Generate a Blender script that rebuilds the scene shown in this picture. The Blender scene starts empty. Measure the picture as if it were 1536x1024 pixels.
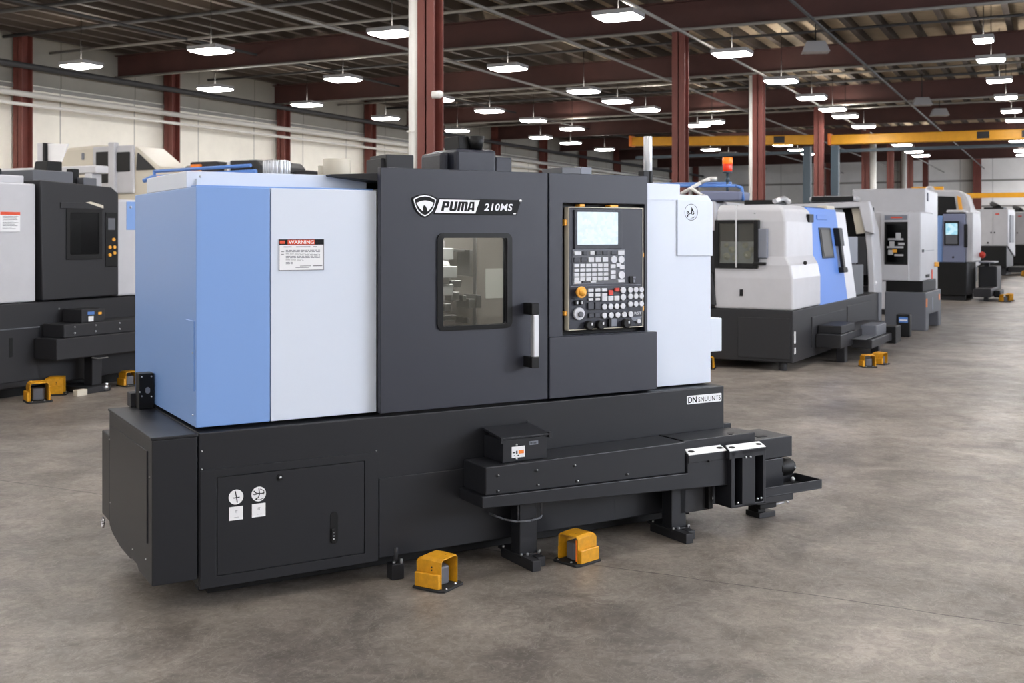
import bpy, bmesh, math, random
from mathutils import Vector, Matrix
random.seed(7)
C = bpy.context.scene.collection
PI = math.pi

# ------------------------------------------------------------------ materials
def lin(c):
    return tuple(((v/255)/12.92 if v/255 <= .04045 else ((v/255+.055)/1.055)**2.4) for v in c) + (1,)

def mat(name, rgb, rough=.45, metal=0., bump=0., scale=400., spec=.5, var=0., vscale=3., coat=0.):
    m = bpy.data.materials.new(name); m.use_nodes = True
    nt = m.node_tree; b = nt.nodes['Principled BSDF']
    b.inputs['Base Color'].default_value = lin(rgb)
    b.inputs['Roughness'].default_value = rough
    b.inputs['Metallic'].default_value = metal
    b.inputs['Specular IOR Level'].default_value = spec
    b.inputs['Coat Weight'].default_value = coat
    tc = nt.nodes.new('ShaderNodeTexCoord')
    if bump:
        n = nt.nodes.new('ShaderNodeTexNoise'); n.inputs['Scale'].default_value = scale
        n.inputs['Detail'].default_value = 2
        bp = nt.nodes.new('ShaderNodeBump'); bp.inputs['Strength'].default_value = bump
        bp.inputs['Distance'].default_value = .002
        nt.links.new(tc.outputs['Object'], n.inputs['Vector'])
        nt.links.new(n.outputs['Fac'], bp.inputs['Height'])
        nt.links.new(bp.outputs['Normal'], b.inputs['Normal'])
    if var:
        n = nt.nodes.new('ShaderNodeTexNoise'); n.inputs['Scale'].default_value = vscale
        n.inputs['Detail'].default_value = 6; n.inputs['Roughness'].default_value = .65
        r = nt.nodes.new('ShaderNodeValToRGB')
        r.color_ramp.elements[0].position = .3; r.color_ramp.elements[1].position = .7
        r.color_ramp.elements[0].color = lin([max(0, v*(1-var)) for v in rgb])
        r.color_ramp.elements[1].color = lin([min(255, v*(1+var)) for v in rgb])
        nt.links.new(tc.outputs['Object'], n.inputs['Vector'])
        nt.links.new(n.outputs['Fac'], r.inputs['Fac'])
        nt.links.new(r.outputs['Color'], b.inputs['Base Color'])
    return m

def emit(name, rgb, strength):
    m = bpy.data.materials.new(name); m.use_nodes = True
    b = m.node_tree.nodes['Principled BSDF']
    b.inputs['Base Color'].default_value = (.8, .8, .8, 1)
    b.inputs['Emission Color'].default_value = lin(rgb)
    b.inputs['Emission Strength'].default_value = strength
    return m

def glow(name, rgb, strength):
    m = mat(name, rgb, .25); b = m.node_tree.nodes['Principled BSDF']
    b.inputs['Emission Color'].default_value = lin(rgb); b.inputs['Emission Strength'].default_value = strength
    return m

def glass(name, tint, gloss_rough=.03, fac=.12):
    m = bpy.data.materials.new(name); m.use_nodes = True
    nt = m.node_tree; nt.nodes.remove(nt.nodes['Principled BSDF'])
    t = nt.nodes.new('ShaderNodeBsdfTransparent'); t.inputs['Color'].default_value = lin(tint)
    g = nt.nodes.new('ShaderNodeBsdfGlossy'); g.inputs['Roughness'].default_value = gloss_rough
    lw = nt.nodes.new('ShaderNodeLayerWeight'); lw.inputs['Blend'].default_value = .3
    mm = nt.nodes.new('ShaderNodeMath'); mm.operation = 'MULTIPLY_ADD'
    mm.inputs[1].default_value = .5; mm.inputs[2].default_value = fac*.4
    mx = nt.nodes.new('ShaderNodeMixShader')
    nt.links.new(lw.outputs['Fresnel'], mm.inputs[0]); nt.links.new(mm.outputs[0], mx.inputs['Fac'])
    nt.links.new(t.outputs[0], mx.inputs[1]); nt.links.new(g.outputs[0], mx.inputs[2])
    nt.links.new(mx.outputs[0], nt.nodes['Material Output'].inputs['Surface'])
    return m

M = {}
M['charcoal'] = mat('charcoal textured paint', (41,43,53), .31, bump=.35, scale=900, spec=.4)
M['base_paint'] = mat('charcoal base paint', (32,33,37), .38, bump=.14, scale=900, spec=.34)
M['dark'] = mat('dark machine paint', (36,36,39), .5, bump=.1, scale=700, spec=.4)
M['black'] = mat('black plastic', (14,14,15), .5, spec=.3)
M['rubber'] = mat('black rubber', (28,28,29), .7)
M['blue'] = mat('light blue paint', (122,157,212), .36, bump=.08, scale=900)
M['white'] = mat('cool white paint', (208,216,229), .36, bump=.08, scale=900)
M['door_blue'] = mat('mid blue paint', (92,132,206), .5, spec=.3)
M['offwhite'] = mat('off white paint', (190,190,194), .4, var=.02)
M['cream'] = mat('cream plastic', (205,198,182), .5)
M['grey'] = mat('grey paint', (120,124,135), .45)
M['midgrey'] = mat('mid grey paint', (92,94,100), .5)
M['bluegrey'] = mat('blue grey paint', (118,124,150), .45)
M['sheet'] = mat('white laminated sheet', (232,232,234), .5)
M['paper'] = mat('grey paper', (200,200,200), .7)
M['steel'] = mat('brushed steel', (190,192,196), .3, 1.)
M['chrome'] = mat('chrome', (225,225,228), .15, 1.)
M['alum'] = mat('satin aluminium', (206,207,210), .4, .7)
M['yellow'] = mat('safety yellow paint', (206,146,20), .45, bump=.2, scale=120, var=.08, vscale=25)
M['crane_yellow'] = mat('crane yellow paint', (226,160,20), .45, var=.04)
M['orange'] = mat('orange plastic', (240,130,40), .4)
M['red'] = mat('red plastic', (205,60,45), .4)
M['amber'] = mat('amber plastic', (240,170,60), .4)
M['key'] = mat('light grey keycap', (206,208,214), .45)
M['keydark'] = mat('dark keycap', (60,62,70), .5)
M['print'] = mat('dark print', (30,30,34), .6)
M['printgrey'] = mat('grey print', (110,110,116), .6)
M['redprint'] = mat('orange red print', (222,78,44), .5)
M['logo_black'] = mat('badge black', (15,16,18), .6, spec=.25)
M['logo_white'] = mat('badge white', (238,239,243), .4)
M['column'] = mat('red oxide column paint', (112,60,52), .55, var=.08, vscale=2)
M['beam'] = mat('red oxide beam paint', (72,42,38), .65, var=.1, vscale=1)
M['teal'] = mat('dark teal steel', (58,72,82), .5)
M['pipe'] = mat('painted white pipe', (222,220,214), .5)
M['conduit'] = mat('galvanised conduit', (140,138,134), .5, .3)
M['darkpipe'] = mat('dark pipe', (60,60,62), .55)
M['tube_blue'] = mat('blue tube paint', (86,128,196), .4)
M['chamber'] = mat('grey chamber lining', (150,145,142), .45, .2)
M['lamp_body'] = mat('lamp housing', (150,150,152), .4)
M['beacon'] = glow('lit beacon orange lens', (250,120,25), .12)
M['beacon_red'] = glow('lit beacon red lens', (215,50,20), .06)
M['pane_dark'] = glass('smoked pane', (150,152,155), .15, .05)
M['tint'] = mat('brown tinted window', (58,54,46), .45, spec=.2)
M['pane'] = glass('clear pane', (225,228,226), .03, .2)
M['lens'] = emit('led lens', (255,252,250), 17.)
M['uplight'] = emit('uplight lens', (255,246,235), 16.)
M['worklamp'] = emit('work lamp tube', (255,250,240), 14.)
M['daylight'] = emit('daylit translucent glazing', (232,240,255), 3.0)  # near right window, and fill panels added further down the hall
M['daylight_dim'] = emit('dim translucent glazing', (240,244,252), 2.4)  # added fill for the left wall and the aisle machines
M['daylight_key'] = emit('bright translucent glazing', (234,241,255), 8.5)  # near key window, and fill panels added for the far wall
M['daylight_back'] = emit('faint translucent glazing', (240,244,252), 1.0)  # weak added fill
M['purlin'] = mat('purlin paint', (70,62,56), .65)

def screen_mat(name, a, b, strength, scale):
    m = emit(name, a, strength); nt = m.node_tree; p = nt.nodes['Principled BSDF']
    p.inputs['Base Color'].default_value = (.02, .02, .02, 1); p.inputs['Roughness'].default_value = .25
    tc = nt.nodes.new('ShaderNodeTexCoord'); v = nt.nodes.new('ShaderNodeTexVoronoi')
    v.distance = 'CHEBYCHEV'; v.inputs['Scale'].default_value = scale
    r = nt.nodes.new('ShaderNodeValToRGB')
    r.color_ramp.elements[0].color = lin(a); r.color_ramp.elements[1].color = lin(b)
    nt.links.new(tc.outputs['Object'], v.inputs['Vector']); nt.links.new(v.outputs['Color'], r.inputs['Fac'])
    nt.links.new(r.outputs['Color'], p.inputs['Emission Color'])
    return m
M['screen'] = screen_mat('lit display', (214,226,232), (190,206,220), .36, 60)
M['screen_far'] = screen_mat('lit cyan display', (205,235,245), (120,190,215), .3, 12)

def floor_mat():
    m = bpy.data.materials.new('worn concrete'); m.use_nodes = True
    nt = m.node_tree; b = nt.nodes['Principled BSDF']; N = nt.nodes.new; L = nt.links.new
    tc = N('ShaderNodeTexCoord')
    def noise(s, d, r=.6, dist=0., sc=(1, 1, 1)):
        mp = N('ShaderNodeMapping'); mp.inputs['Scale'].default_value = sc
        L(tc.outputs['Object'], mp.inputs['Vector'])
        n = N('ShaderNodeTexNoise'); n.inputs['Scale'].default_value = s; n.inputs['Detail'].default_value = d
        n.inputs['Roughness'].default_value = r; n.inputs['Distortion'].default_value = dist
        L(mp.outputs[0], n.inputs['Vector']); return n.outputs['Fac']
    def ramp(f, p0, c0, p1, c1):
        r = N('ShaderNodeValToRGB'); e = r.color_ramp.elements
        e[0].position = p0; e[0].color = c0; e[1].position = p1; e[1].color = c1
        L(f, r.inputs['Fac']); return r.outputs['Color']
    def mix(a, bb, f, t='MIX'):
        x = N('ShaderNodeMix'); x.data_type = 'RGBA'; x.blend_type = t
        if isinstance(f, float): x.inputs[0].default_value = f
        else: L(f, x.inputs[0])
        L(a, x.inputs[6]); 
        if isinstance(bb, tuple): x.inputs[7].default_value = bb
        else: L(bb, x.inputs[7])
        return x.outputs[2]
    base = ramp(noise(.45, 8, .62, .4), .34, lin((110,103,97)), .66, lin((165,157,148)))
    cloud = ramp(noise(2.2, 10, .7, .9), .36, (.58, .57, .56, 1), .64, (1.1, 1.09, 1.08, 1))
    col = mix(base, cloud, 1.0, 'MULTIPLY')
    fine = ramp(noise(17, 10, .8, 1.2), .4, (.68, .67, .66, 1), .6, (1.14, 1.14, 1.14, 1))
    col = mix(col, fine, .9, 'MULTIPLY')
    # pale trowel swirls and scratches
    sw = ramp(noise(7, 6, .6, 3.5, (1, .5, 1)), .485, (0, 0, 0, 1), .5, (1, 1, 1, 1))
    sw2 = ramp(noise(7, 6, .6, 3.5, (1, .5, 1)), .5, (1, 1, 1, 1), .515, (0, 0, 0, 1))
    sc = mix(sw, sw2, 1.0, 'MULTIPLY')
    fm = N('ShaderNodeMath'); fm.operation = 'MULTIPLY'; fm.inputs[1].default_value = .26
    L(sc, fm.inputs[0])
    col = mix(col, lin((190,184,176)), fm.outputs[0])
    # sawn control joints: one crosswise line every 6 m, along-hall line every 6 m
    sep = N('ShaderNodeSeparateXYZ'); L(tc.outputs['Object'], sep.inputs[0])
    wob = N('ShaderNodeMath'); wob.operation = 'MULTIPLY_ADD'; wob.inputs[1].default_value = .05
    L(noise(1.5, 3), wob.inputs[0])
    def joint(o, off, per):
        L(sep.outputs[o], wob.inputs[2]) if o == 1 else None
        a = N('ShaderNodeMath'); a.operation = 'ADD'; a.inputs[1].default_value = off
        L(wob.outputs[0] if o == 1 else sep.outputs[o], a.inputs[0])
        mo = N('ShaderNodeMath'); mo.operation = 'PINGPONG'; mo.inputs[1].default_value = per/2
        L(a.outputs[0], mo.inputs[0])
        lt = N('ShaderNodeMath'); lt.operation = 'LESS_THAN'; lt.inputs[1].default_value = .004
        L(mo.outputs[0], lt.inputs[0]); return lt.outputs[0]
    col = mix(col, lin((62,57,53)), joint(1, -4.86, 7.0))
    L(col, b.inputs['Base Color'])
    rr = ramp(noise(3, 8, .7, .5), .3, (.3, .3, .3, 1), .7, (.5, .5, .5, 1))
    L(rr, b.inputs['Roughness'])
    bp = N('ShaderNodeBump'); bp.inputs['Strength'].default_value = .12; bp.inputs['Distance'].default_value = .004
    L(noise(14, 8, .7), bp.inputs['Height']); L(bp.outputs[0], b.inputs['Normal'])
    b.inputs['Specular IOR Level'].default_value = .45
    return m

def panel_mat(name, rgb, axis, pitch, var=.05):
    """sheet wall panels with thin vertical joints"""
    m = mat(name, rgb, .6, var=var, vscale=.35); nt = m.node_tree; N = nt.nodes.new; L = nt.links.new
    b = nt.nodes['Principled BSDF']; src = b.inputs['Base Color'].links[0].from_socket
    tc = N('ShaderNodeTexCoord'); sep = N('ShaderNodeSeparateXYZ'); L(tc.outputs['Object'], sep.inputs[0])
    pp = N('ShaderNodeMath'); pp.operation = 'PINGPONG'; pp.inputs[1].default_value = pitch/2
    L(sep.outputs[axis], pp.inputs[0])
    lt = N('ShaderNodeMath'); lt.operation = 'LESS_THAN'; lt.inputs[1].default_value = .018
    L(pp.outputs[0], lt.inputs[0])
    x = N('ShaderNodeMix'); x.data_type = 'RGBA'; L(lt.outputs[0], x.inputs[0]); L(src, x.inputs[6])
    x.inputs[7].default_value = lin([v*.72 for v in rgb]); L(x.outputs[2], b.inputs['Base Color'])
    return m

def deck_mat():
    m = mat('ribbed roof deck', (186,170,144), .7, var=.12, vscale=.8); nt = m.node_tree; N = nt.nodes.new; L = nt.links.new
    b = nt.nodes['Principled BSDF']; src = b.inputs['Base Color'].links[0].from_socket
    tc = N('ShaderNodeTexCoord'); w = N('ShaderNodeTexWave'); w.bands_direction = 'Y'
    w.inputs['Scale'].default_value = 1.6; L(tc.outputs['Object'], w.inputs['Vector'])
    bp = N('ShaderNodeBump'); bp.inputs['Strength'].default_value = .6; bp.inputs['Distance'].default_value = .05
    L(w.outputs['Fac'], bp.inputs['Height']); L(bp.outputs[0], b.inputs['Normal'])
    return m

# ------------------------------------------------------------------ mesh builder
class MB:
    def __init__(s): s.v = []; s.f = []; s.smooth = set()
    def poly(s, vs, fs, smooth=False):
        o = len(s.v); s.v += [tuple(p) for p in vs]
        for f in fs:
            if smooth: s.smooth.add(len(s.f))
            s.f.append([i+o for i in f])
        return s
    def box(s, x0, x1, y0, y1, z0, z1):
        vs = [(x, y, z) for x in (x0, x1) for y in (y0, y1) for z in (z0, z1)]
        return s.poly(vs, [(0,1,3,2), (4,6,7,5), (0,4,5,1), (2,3,7,6), (0,2,6,4), (1,5,7,3)])
    def hexa(s, b, t):
        """bottom quad b and top quad t, both counter-clockwise seen from above"""
        return s.poly(list(b)+list(t), [(3,2,1,0), (4,5,6,7), (0,1,5,4), (1,2,6,5), (2,3,7,6), (3,0,4,7)])
    def prism(s, pts, axis, a, b):
        n = len(pts)
        def P(p, c):
            return {'y': (p[0], c, p[1]), 'x': (c, p[0], p[1]), 'z': (p[0], p[1], c)}[axis]
        vs = [P(p, a) for p in pts]+[P(p, b) for p in pts]
        fs = [tuple(range(n)), tuple(range(2*n-1, n-1, -1))]+[(i, i+n, (i+1) % n+n, (i+1) % n) for i in range(n)]
        return s.poly(vs, fs)
    def cyl(s, p0, p1, r, n=20, r1=None):
        p0 = Vector(p0); p1 = Vector(p1); d = (p1-p0).normalized()
        u = d.orthogonal().normalized(); w = d.cross(u); r1 = r if r1 is None else r1
        a = [p0+(u*math.cos(2*PI*i/n)+w*math.sin(2*PI*i/n))*r for i in range(n)]
        b = [p1+(u*math.cos(2*PI*i/n)+w*math.sin(2*PI*i/n))*r1 for i in range(n)]
        o = len(s.v); s.v += [tuple(p) for p in a+b]
        for i in range(n):
            s.smooth.add(len(s.f)); s.f.append([o+i, o+(i+1) % n, o+n+(i+1) % n, o+n+i])
        s.f.append([o+n-1-i for i in range(n)]); s.f.append([o+n+i for i in range(n)])
        return s
    def tube(s, pts, r, n=10):
        for a, b in zip(pts, pts[1:]):
            s.cyl(a, b, r, n)
        for p in pts[1:-1]: s.ball(p, r, n)
        return s
    def ball(s, c, r, n=12, zs=1.):
        c = Vector(c); rows = max(4, n//2); vs = []; fs = []
        for j in range(rows+1):
            t = PI*j/rows
            for i in range(n):
                q = 2*PI*i/n
                vs.append((c.x+r*math.sin(t)*math.cos(q), c.y+r*math.sin(t)*math.sin(q), c.z+r*zs*math.cos(t)))
        for j in range(rows):
            for i in range(n):
                fs.append((j*n+i, (j+1)*n+i, (j+1)*n+(i+1) % n, j*n+(i+1) % n))
        return s.poly(vs, fs, True)
    def plate_hole(s, o, h, r, y0, y1, n=5):
        """plate in XZ between y0 (front) and y1 with a rounded-rectangle hole"""
        inn = rrect(*h, r, n); x0, x1, z0, z1 = o
        oc = [(x1, z1), (x0, z1), (x0, z0), (x1, z0)]; k = len(inn); per = k//4
        vs = []
        for y in (y0, y1):
            vs += [(p[0], y, p[1]) for p in inn]; vs += [(p[0], y, p[1]) for p in oc]
        q = k+4; fs = []
        for i in range(k):
            j = (i+1) % k; ci = i//per; cj = j//per
            if ci == cj:
                fs += [(i, j, k+ci), (q+j, q+i, q+k+ci)]
            else:
                fs += [(i, j, k+cj, k+ci), (q+j, q+i, q+k+ci, q+k+cj)]
            fs.append((i, q+i, q+j, j))
        for a in range(4):
            b = (a+1) % 4; fs.append((k+a, k+b, q+k+b, q+k+a))
        return s.poly(vs, fs)
    def build(s, name, m, parent=None, bev=0., label=None, loc=None, rot=None):
        me = bpy.data.meshes.new(name); me.from_pydata(s.v, [], s.f)
        bm = bmesh.new(); bm.from_mesh(me)
        bmesh.ops.recalc_face_normals(bm, faces=bm.faces)
        bm.to_mesh(me); bm.free()
        for i in s.smooth: me.polygons[i].use_smooth = True
        me.materials.append(m)
        o = bpy.data.objects.new(name, me); C.objects.link(o)
        if parent: o.parent = parent
        if loc: o.location = loc
        if rot: o.rotation_euler = rot
        if bev:
            b = o.modifiers.new('bevel', 'BEVEL'); b.width = bev; b.segments = 2
            b.limit_method = 'ANGLE'; b.angle_limit = math.radians(35)
        if label: o['label'] = label
        return o

def rrect(x0, x1, z0, z1, r, n=5):
    p = []
    for cx, cz, a in ((x1-r, z1-r, 0), (x0+r, z1-r, 90), (x0+r, z0+r, 180), (x1-r, z0+r, 270)):
        for i in range(n+1):
            t = math.radians(a+90*i/n); p.append((cx+r*math.cos(t), cz+r*math.sin(t)))
    return p
def disc(cx, cz, r, n=28): return [(cx+r*math.cos(2*PI*i/n), cz+r*math.sin(2*PI*i/n)) for i in range(n)]

def bx(name, m, parent, x0, x1, y0, y1, z0, z1, bev=.004, label=None):
    return MB().box(x0, x1, y0, y1, z0, z1).build(name, m, parent, bev, label)

def tag(o, label, cat, group=None):
    o['label'] = label; o['category'] = cat
    if group: o['group'] = group
    return o
def thing(name, label, cat, loc=(0, 0, 0), rz=0., group=None):
    o = bpy.data.objects.new(name, None); C.objects.link(o); o.empty_display_size = .1
    o.location = loc; o.rotation_euler = (0, 0, rz)
    return tag(o, label, cat, group)
def struct(o): o['kind'] = 'structure'; return o
def copy_tree(o, parent=None):
    c = o.copy(); C.objects.link(c)
    if parent: c.parent = parent
    for ch in list(o.children): copy_tree(ch, c)
    return c

def text(name, s, x0, x1, z0, z1, y, m, parent, bold=.0, shear=0., depth=.001, space=1.):
    """lettering lying in the XZ plane at depth y, fitted to the box x0..x1, z0..z1"""
    cu = bpy.data.curves.new(name, 'FONT'); cu.body = s; cu.size = 1; cu.offset = bold; cu.shear = shear
    cu.space_character = space; cu.resolution_u = 4
    t = bpy.data.objects.new(name+'_curve', cu); C.objects.link(t)
    dg = bpy.context.evaluated_depsgraph_get(); me = bpy.data.meshes.new_from_object(t.evaluated_get(dg))
    bpy.data.objects.remove(t)
    xs = [v.co.x for v in me.vertices]; ys = [v.co.y for v in me.vertices]
    ax, bx_, ay, by = min(xs), max(xs), min(ys), max(ys)
    for v in me.vertices:
        v.co = (x0+(v.co.x-ax)/(bx_-ax)*(x1-x0), y, z0+(v.co.y-ay)/(by-ay)*(z1-z0))
    me.name = name; me.materials.clear(); me.materials.append(m)
    o = bpy.data.objects.new(name, me); C.objects.link(o); o.parent = parent
    return o

# ------------------------------------------------------------------ the lathe in the foreground
TH = math.radians(56.94)
ORI = (-3.1733, 3.5060, 0)
def main_lathe():
    R = thing('cnc_lathe', 'large charcoal CNC lathe in the foreground, its sliding door marked PUMA 210MS', 'lathe', ORI, TH)
    P = lambda n, mb, m, bev=.004, label=None, par=None: mb.build(n, M[m], par or R, bev, label)
    # bed
    base = P('base', MB().box(0, 2.83, 0, 1.15, .10, .735), 'base_paint', .006)
    MB().box(.08, 2.72, .16, 1.05, .02, .10).build('plinth', M['black'], R)
    P('front_frame', MB().plate_hole((.004, .797, .092, .58), (.072, .733, .136, .548), .004, -.008, .004, 2), 'base_paint', .002)
    dr = P('access_door', MB().box(.0755, .7295, -.007, .003, .1395, .5445), 'base_paint', .002, 'charcoal access door with two round stickers')
    P('lower_panel', MB().box(.803, 2.1, -.006, .004, .104, .458), 'base_paint', .002)
    g = MB().prism(disc(.343, .517, .014), 'y', -.012, -.006); P('lock', g, 'black', .001, par=dr)
    P('lock_core', MB().ball((.343, -.012, .517), .0075), 'steel', 0, par=dr)
    slot = [(.588+.018*math.cos(t)*1.0, .322+.018*math.sin(t)) for t in [i*PI/8 for i in range(9)]]
    slot += [(.588+.018*math.cos(t), .215+.018*math.sin(t)) for t in [PI+i*PI/8 for i in range(9)]]
    P('pull_slot', MB().prism(slot, 'y', -.0085, -.006), 'black', .001, par=dr)
    P('slot_latch', MB().box(.572, .592, -.016, -.007, .205, .268), 'black', .003, par=dr)
    for i in range(3): P('latch_screw', MB().ball((.583, -.017, .222+.014*i), .003), 'steel', 0, par=dr)
    for k, (x, z) in enumerate(((.153, .456), (.25, .457))):
        st = P('round_sticker', MB().prism(disc(x, z, .031), 'y', -.0095, -.0065), 'sheet', 0, 'round white sticker with hand-drawn black marks', par=R)
        mk = MB()
        def stroke(pts, w=.0022):
            for a, b in zip(pts, pts[1:]):
                d = Vector((b[0]-a[0], 0, b[1]-a[1])); n = Vector((-d.z, 0, d.x)).normalized()*w
                mk.poly([(x+a[0]+n.x, -.0102, z+a[1]+n.z), (x+a[0]-n.x, -.0102, z+a[1]-n.z),
                         (x+b[0]-n.x, -.0102, z+b[1]-n.z), (x+b[0]+n.x, -.0102, z+b[1]+n.z)], [(0, 1, 2, 3)])
        if k == 0:
            stroke([(-.004, .026), (.001, .002), (.005, -.024)]); stroke([(-.012, -.003), (.015, -.002)])
        else:
            stroke([(0, .025), (.003, 0), (-.002, -.014), (-.014, -.02)]); stroke([(-.022, .016), (-.01, .004), (.012, .001), (.024, .004)])
            stroke([(-.026, .004), (-.02, -.001), (-.006, .001)], .0016); stroke([(.006, .021), (.022, .012), (.021, -.004)], .0016); stroke([(-.015, -.021), (.004, -.025), (.017, -.02)], .0014)
        P('sticker_marks', mk, 'print', 0, par=st)
        sq = P('square_sticker', MB().box(x-.029, x+.029, -.0095, -.0065, z-.096, z-.04), 'sheet', 0, 'square white sticker')
        mk = MB().box(x-.004, x+.006, -.0102, -.0095, z-.058, z-.0565).box(x-.004, x-.0025, -.0102, -.0095, z-.066, z-.0565)
        mk.box(x+.002, x+.0035, -.0102, -.0095, z-.068, z-.0565).box(x-.008, x+.012, -.0102, -.0095, z-.085, z-.084)
        P('sticker_print', mk, 'printgrey', 0, par=sq)
    sc = [(.012, .585), (.79, .585), (.012, .66)]
    for x, z in sc: P('panel_screw', MB().ball((x, -.004, z), .004, 8), 'steel', 0)
    # end cabinet on the left
    prof = [(0, .133), (.25, .133), (.275, .15), (.40, .15), (.42, .14), (.63, .14), (.80, .16), (.877, .185), (.877, .722), (0, .722)]
    ec = P('end_cabinet', MB().prism(prof, 'x', -.187, -.004), 'base_paint', .005)
    P('cabinet_lid', MB().box(-.192, -.002, -.004, .885, .7215, .7335), 'base_paint', .003)
    P('end_panel', MB().prism([(.075, .29), (.83, .285), (.83, .664), (.075, .668)], 'x', -.192, -.185), 'base_paint', .002)
    P('rear_box', MB().box(-.187, -.02, .878, 1.06, .2, .604), 'base_paint', .005)
    t = MB()
    for i in range(16):
        a, b = 2*PI*i/16, 2*PI*(i+1)/16
        t.cyl((-.19, 1.02+.022*math.cos(a), .165+.022*math.sin(a)), (-.19, 1.02+.022*math.cos(b), .165+.022*math.sin(b)), .006, 8)
    P('lifting_ring', t, 'chrome', 0)
    for y, z in ((.03, .57), (.1, .22), (.35, .2), (.86, .59), (.83, .3)): P('panel_screw', MB().ball((-.19, y, z), .004, 8), 'steel', 0)
    # block on the cabinet lid
    vb = P('valve_block', MB().box(-.074, -.006, .77, .85, .734, .9), 'black', .003)
    P('valve_side', MB().box(-.095, -.06, .855, .93, .734, .80), 'dark', .003, par=vb)
    for x, z in ((-.062, .885), (-.018, .885), (-.062, .795), (-.018, .79), (-.07, .815)): P('block_bolt', MB().ball((x, .769, z), .0045, 8), 'steel', 0, par=vb)
    P('sight_glass', MB().prism(rrect(-.045, -.025, .806, .836, .009), 'y', .764, .772), 'grey', .001, par=vb)
    # blue and white sheet covers
    P('blue_cover', MB().box(0, .315, .04, 1.21, .75, 1.75), 'blue', .004, 'light blue end cover')
    P('blue_access_plate', MB().box(-.005, .002, .06, .2, .9, 1.19), 'blue', .002)
    for y, z in ((.07, .8), (.07, 1.06)): P('panel_screw', MB().ball((-.006, y, z), .004, 8), 'steel', 0)
    P('white_front_cover', MB().prism([(.319, .04), (.812, .046), (.812, .5), (.319, .5)], 'z', .75, 1.75), 'white', .003, 'cool white front cover')
    P('top_rail', MB().box(.02, .83, .12, .2, 1.745, 1.760), 'blue', .003)
    P('top_box', MB().box(.0, .83, .2, .95, 1.75, 1.822), 'white', .003, 'low white box on top of the cover')
    P('top_bracket', MB().box(.04, .062, .185, .2, 1.76, 1.79), 'white', .001)
    P('panel_screw', MB().ball((.06, .2, 1.8), .006, 8), 'steel', 0)
    P('roof_visor', MB().hexa([(.63, .15, 1.815), (.85, .04, 1.79), (.85, .9, 1.79), (.63, .9, 1.815)],
        [(.63, .15, 1.823), (.85, .04, 1.83), (.85, .9, 1.83), (.63, .9, 1.823)]), 'dark', .002)
    wl = P('warning_label', MB().box(.353, .558, .037, .041, 1.395, 1.53), 'sheet', 0, 'white warning label with a red and black header')
    fr = MB()
    for a in ((.353, .3555, 1.395, 1.53), (.5555, .558, 1.395, 1.53), (.353, .558, 1.395, 1.397)): fr.box(a[0], a[1], .0362, .037, a[2], a[3])
    P('label_border', fr, 'printgrey', 0, par=wl)
    P('label_header', MB().box(.353, .558, .0362, .037, 1.506, 1.53), 'logo_black', 0, par=wl)
    P('header_field', MB().box(.392, .515, .0357, .0362, 1.508, 1.5275), 'redprint', 0, par=wl)
    P('header_symbol', MB().box(.357, .38, .0357, .0362, 1.511, 1.524).prism([(.532, .514), (.553, .525), (.53, .525)], 'y', .0357, .0362), 'redprint', 0, par=wl)
    text('header_lettering', 'WARNING', .396, .511, 1.510, 1.5255, .0352, M['sheet'], wl, .02)
    ln = MB(); rnd = random.Random(3)
    for a, b in ((.374, .41), (.43, .495), (.508, .526)): ln.box(a, b, .0362, .037, 1.495, 1.499)
    for i in range(10):
        z = 1.483-i*.0065; x = .384; end = .384+(.155 if i < 6 else .08 if i < 8 else .03)
        while x < end:
            w = rnd.uniform(.006, .022); ln.box(x, min(x+w, end), .0362, .037, z-.0018, z+.0006); x += w+.004
    ln.box(.448, .498, .0362, .037, 1.4125, 1.415).box(.506, .55, .0362, .037, 1.412, 1.4155).box(.428, .49, .0362, .037, 1.406, 1.408).box(.364, .376, .0362, .037, 1.475, 1.478).box(.364, .375, .0362, .037, 1.464, 1.467)
    P('label_text', ln, 'printgrey', 0, par=wl)
    # enclosure behind the door
    P('enclosure_top', MB().box(.84, 2.34, .06, 1.12, 1.79, 1.825), 'dark', .004)
    P('enclosure_back', MB().box(.84, 2.34, 1.08, 1.12, .735, 1.79), 'dark', .004)
    P('enclosure_right', MB().box(1.97, 2.34, .07, 1.08, .735, 1.79), 'dark', .004)
    ch = MB()
    ch.box(.86, 1.96, .72, .73, .76, 1.76).box(.86, .87, .06, .72, .76, 1.76).box(1.95, 1.96, .066, .72, .76, 1.76).box(.86, 1.96, .066, .72, .755, .765).box(.86, 1.96, .066, .72, 1.75, 1.76)
    cham = P('chamber', ch, 'chamber', 0, 'grey sheet lined working chamber behind the window')
    P('seam_strip', MB().box(1.66, 1.785, .037, .058, .75, 1.80), 'black', 0)  # added strip, stops work lamp light leaking through the door seam
    P('work_light', MB().box(.95, 1.9, .08, .12, 1.715, 1.745), 'worklamp', .003, par=cham)
    P('chuck', MB().cyl((.88, .42, 1.28), (1.02, .42, 1.28), .13, 32).cyl((1.02, .42, 1.28), (1.06, .42, 1.28), .05, 24), 'steel', .004, par=cham)
    tr = MB().cyl((1.10, .58, 1.36), (1.40, .58, 1.36), .13, 12)
    for i in range(8):
        a = 2*PI*i/8; tr.box(1.25, 1.42, .55+.13*math.cos(a), .61+.13*math.cos(a), 1.33+.13*math.sin(a), 1.39+.13*math.sin(a))
    P('turret', tr, 'alum', .004, par=cham)
    bl = MB()
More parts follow.
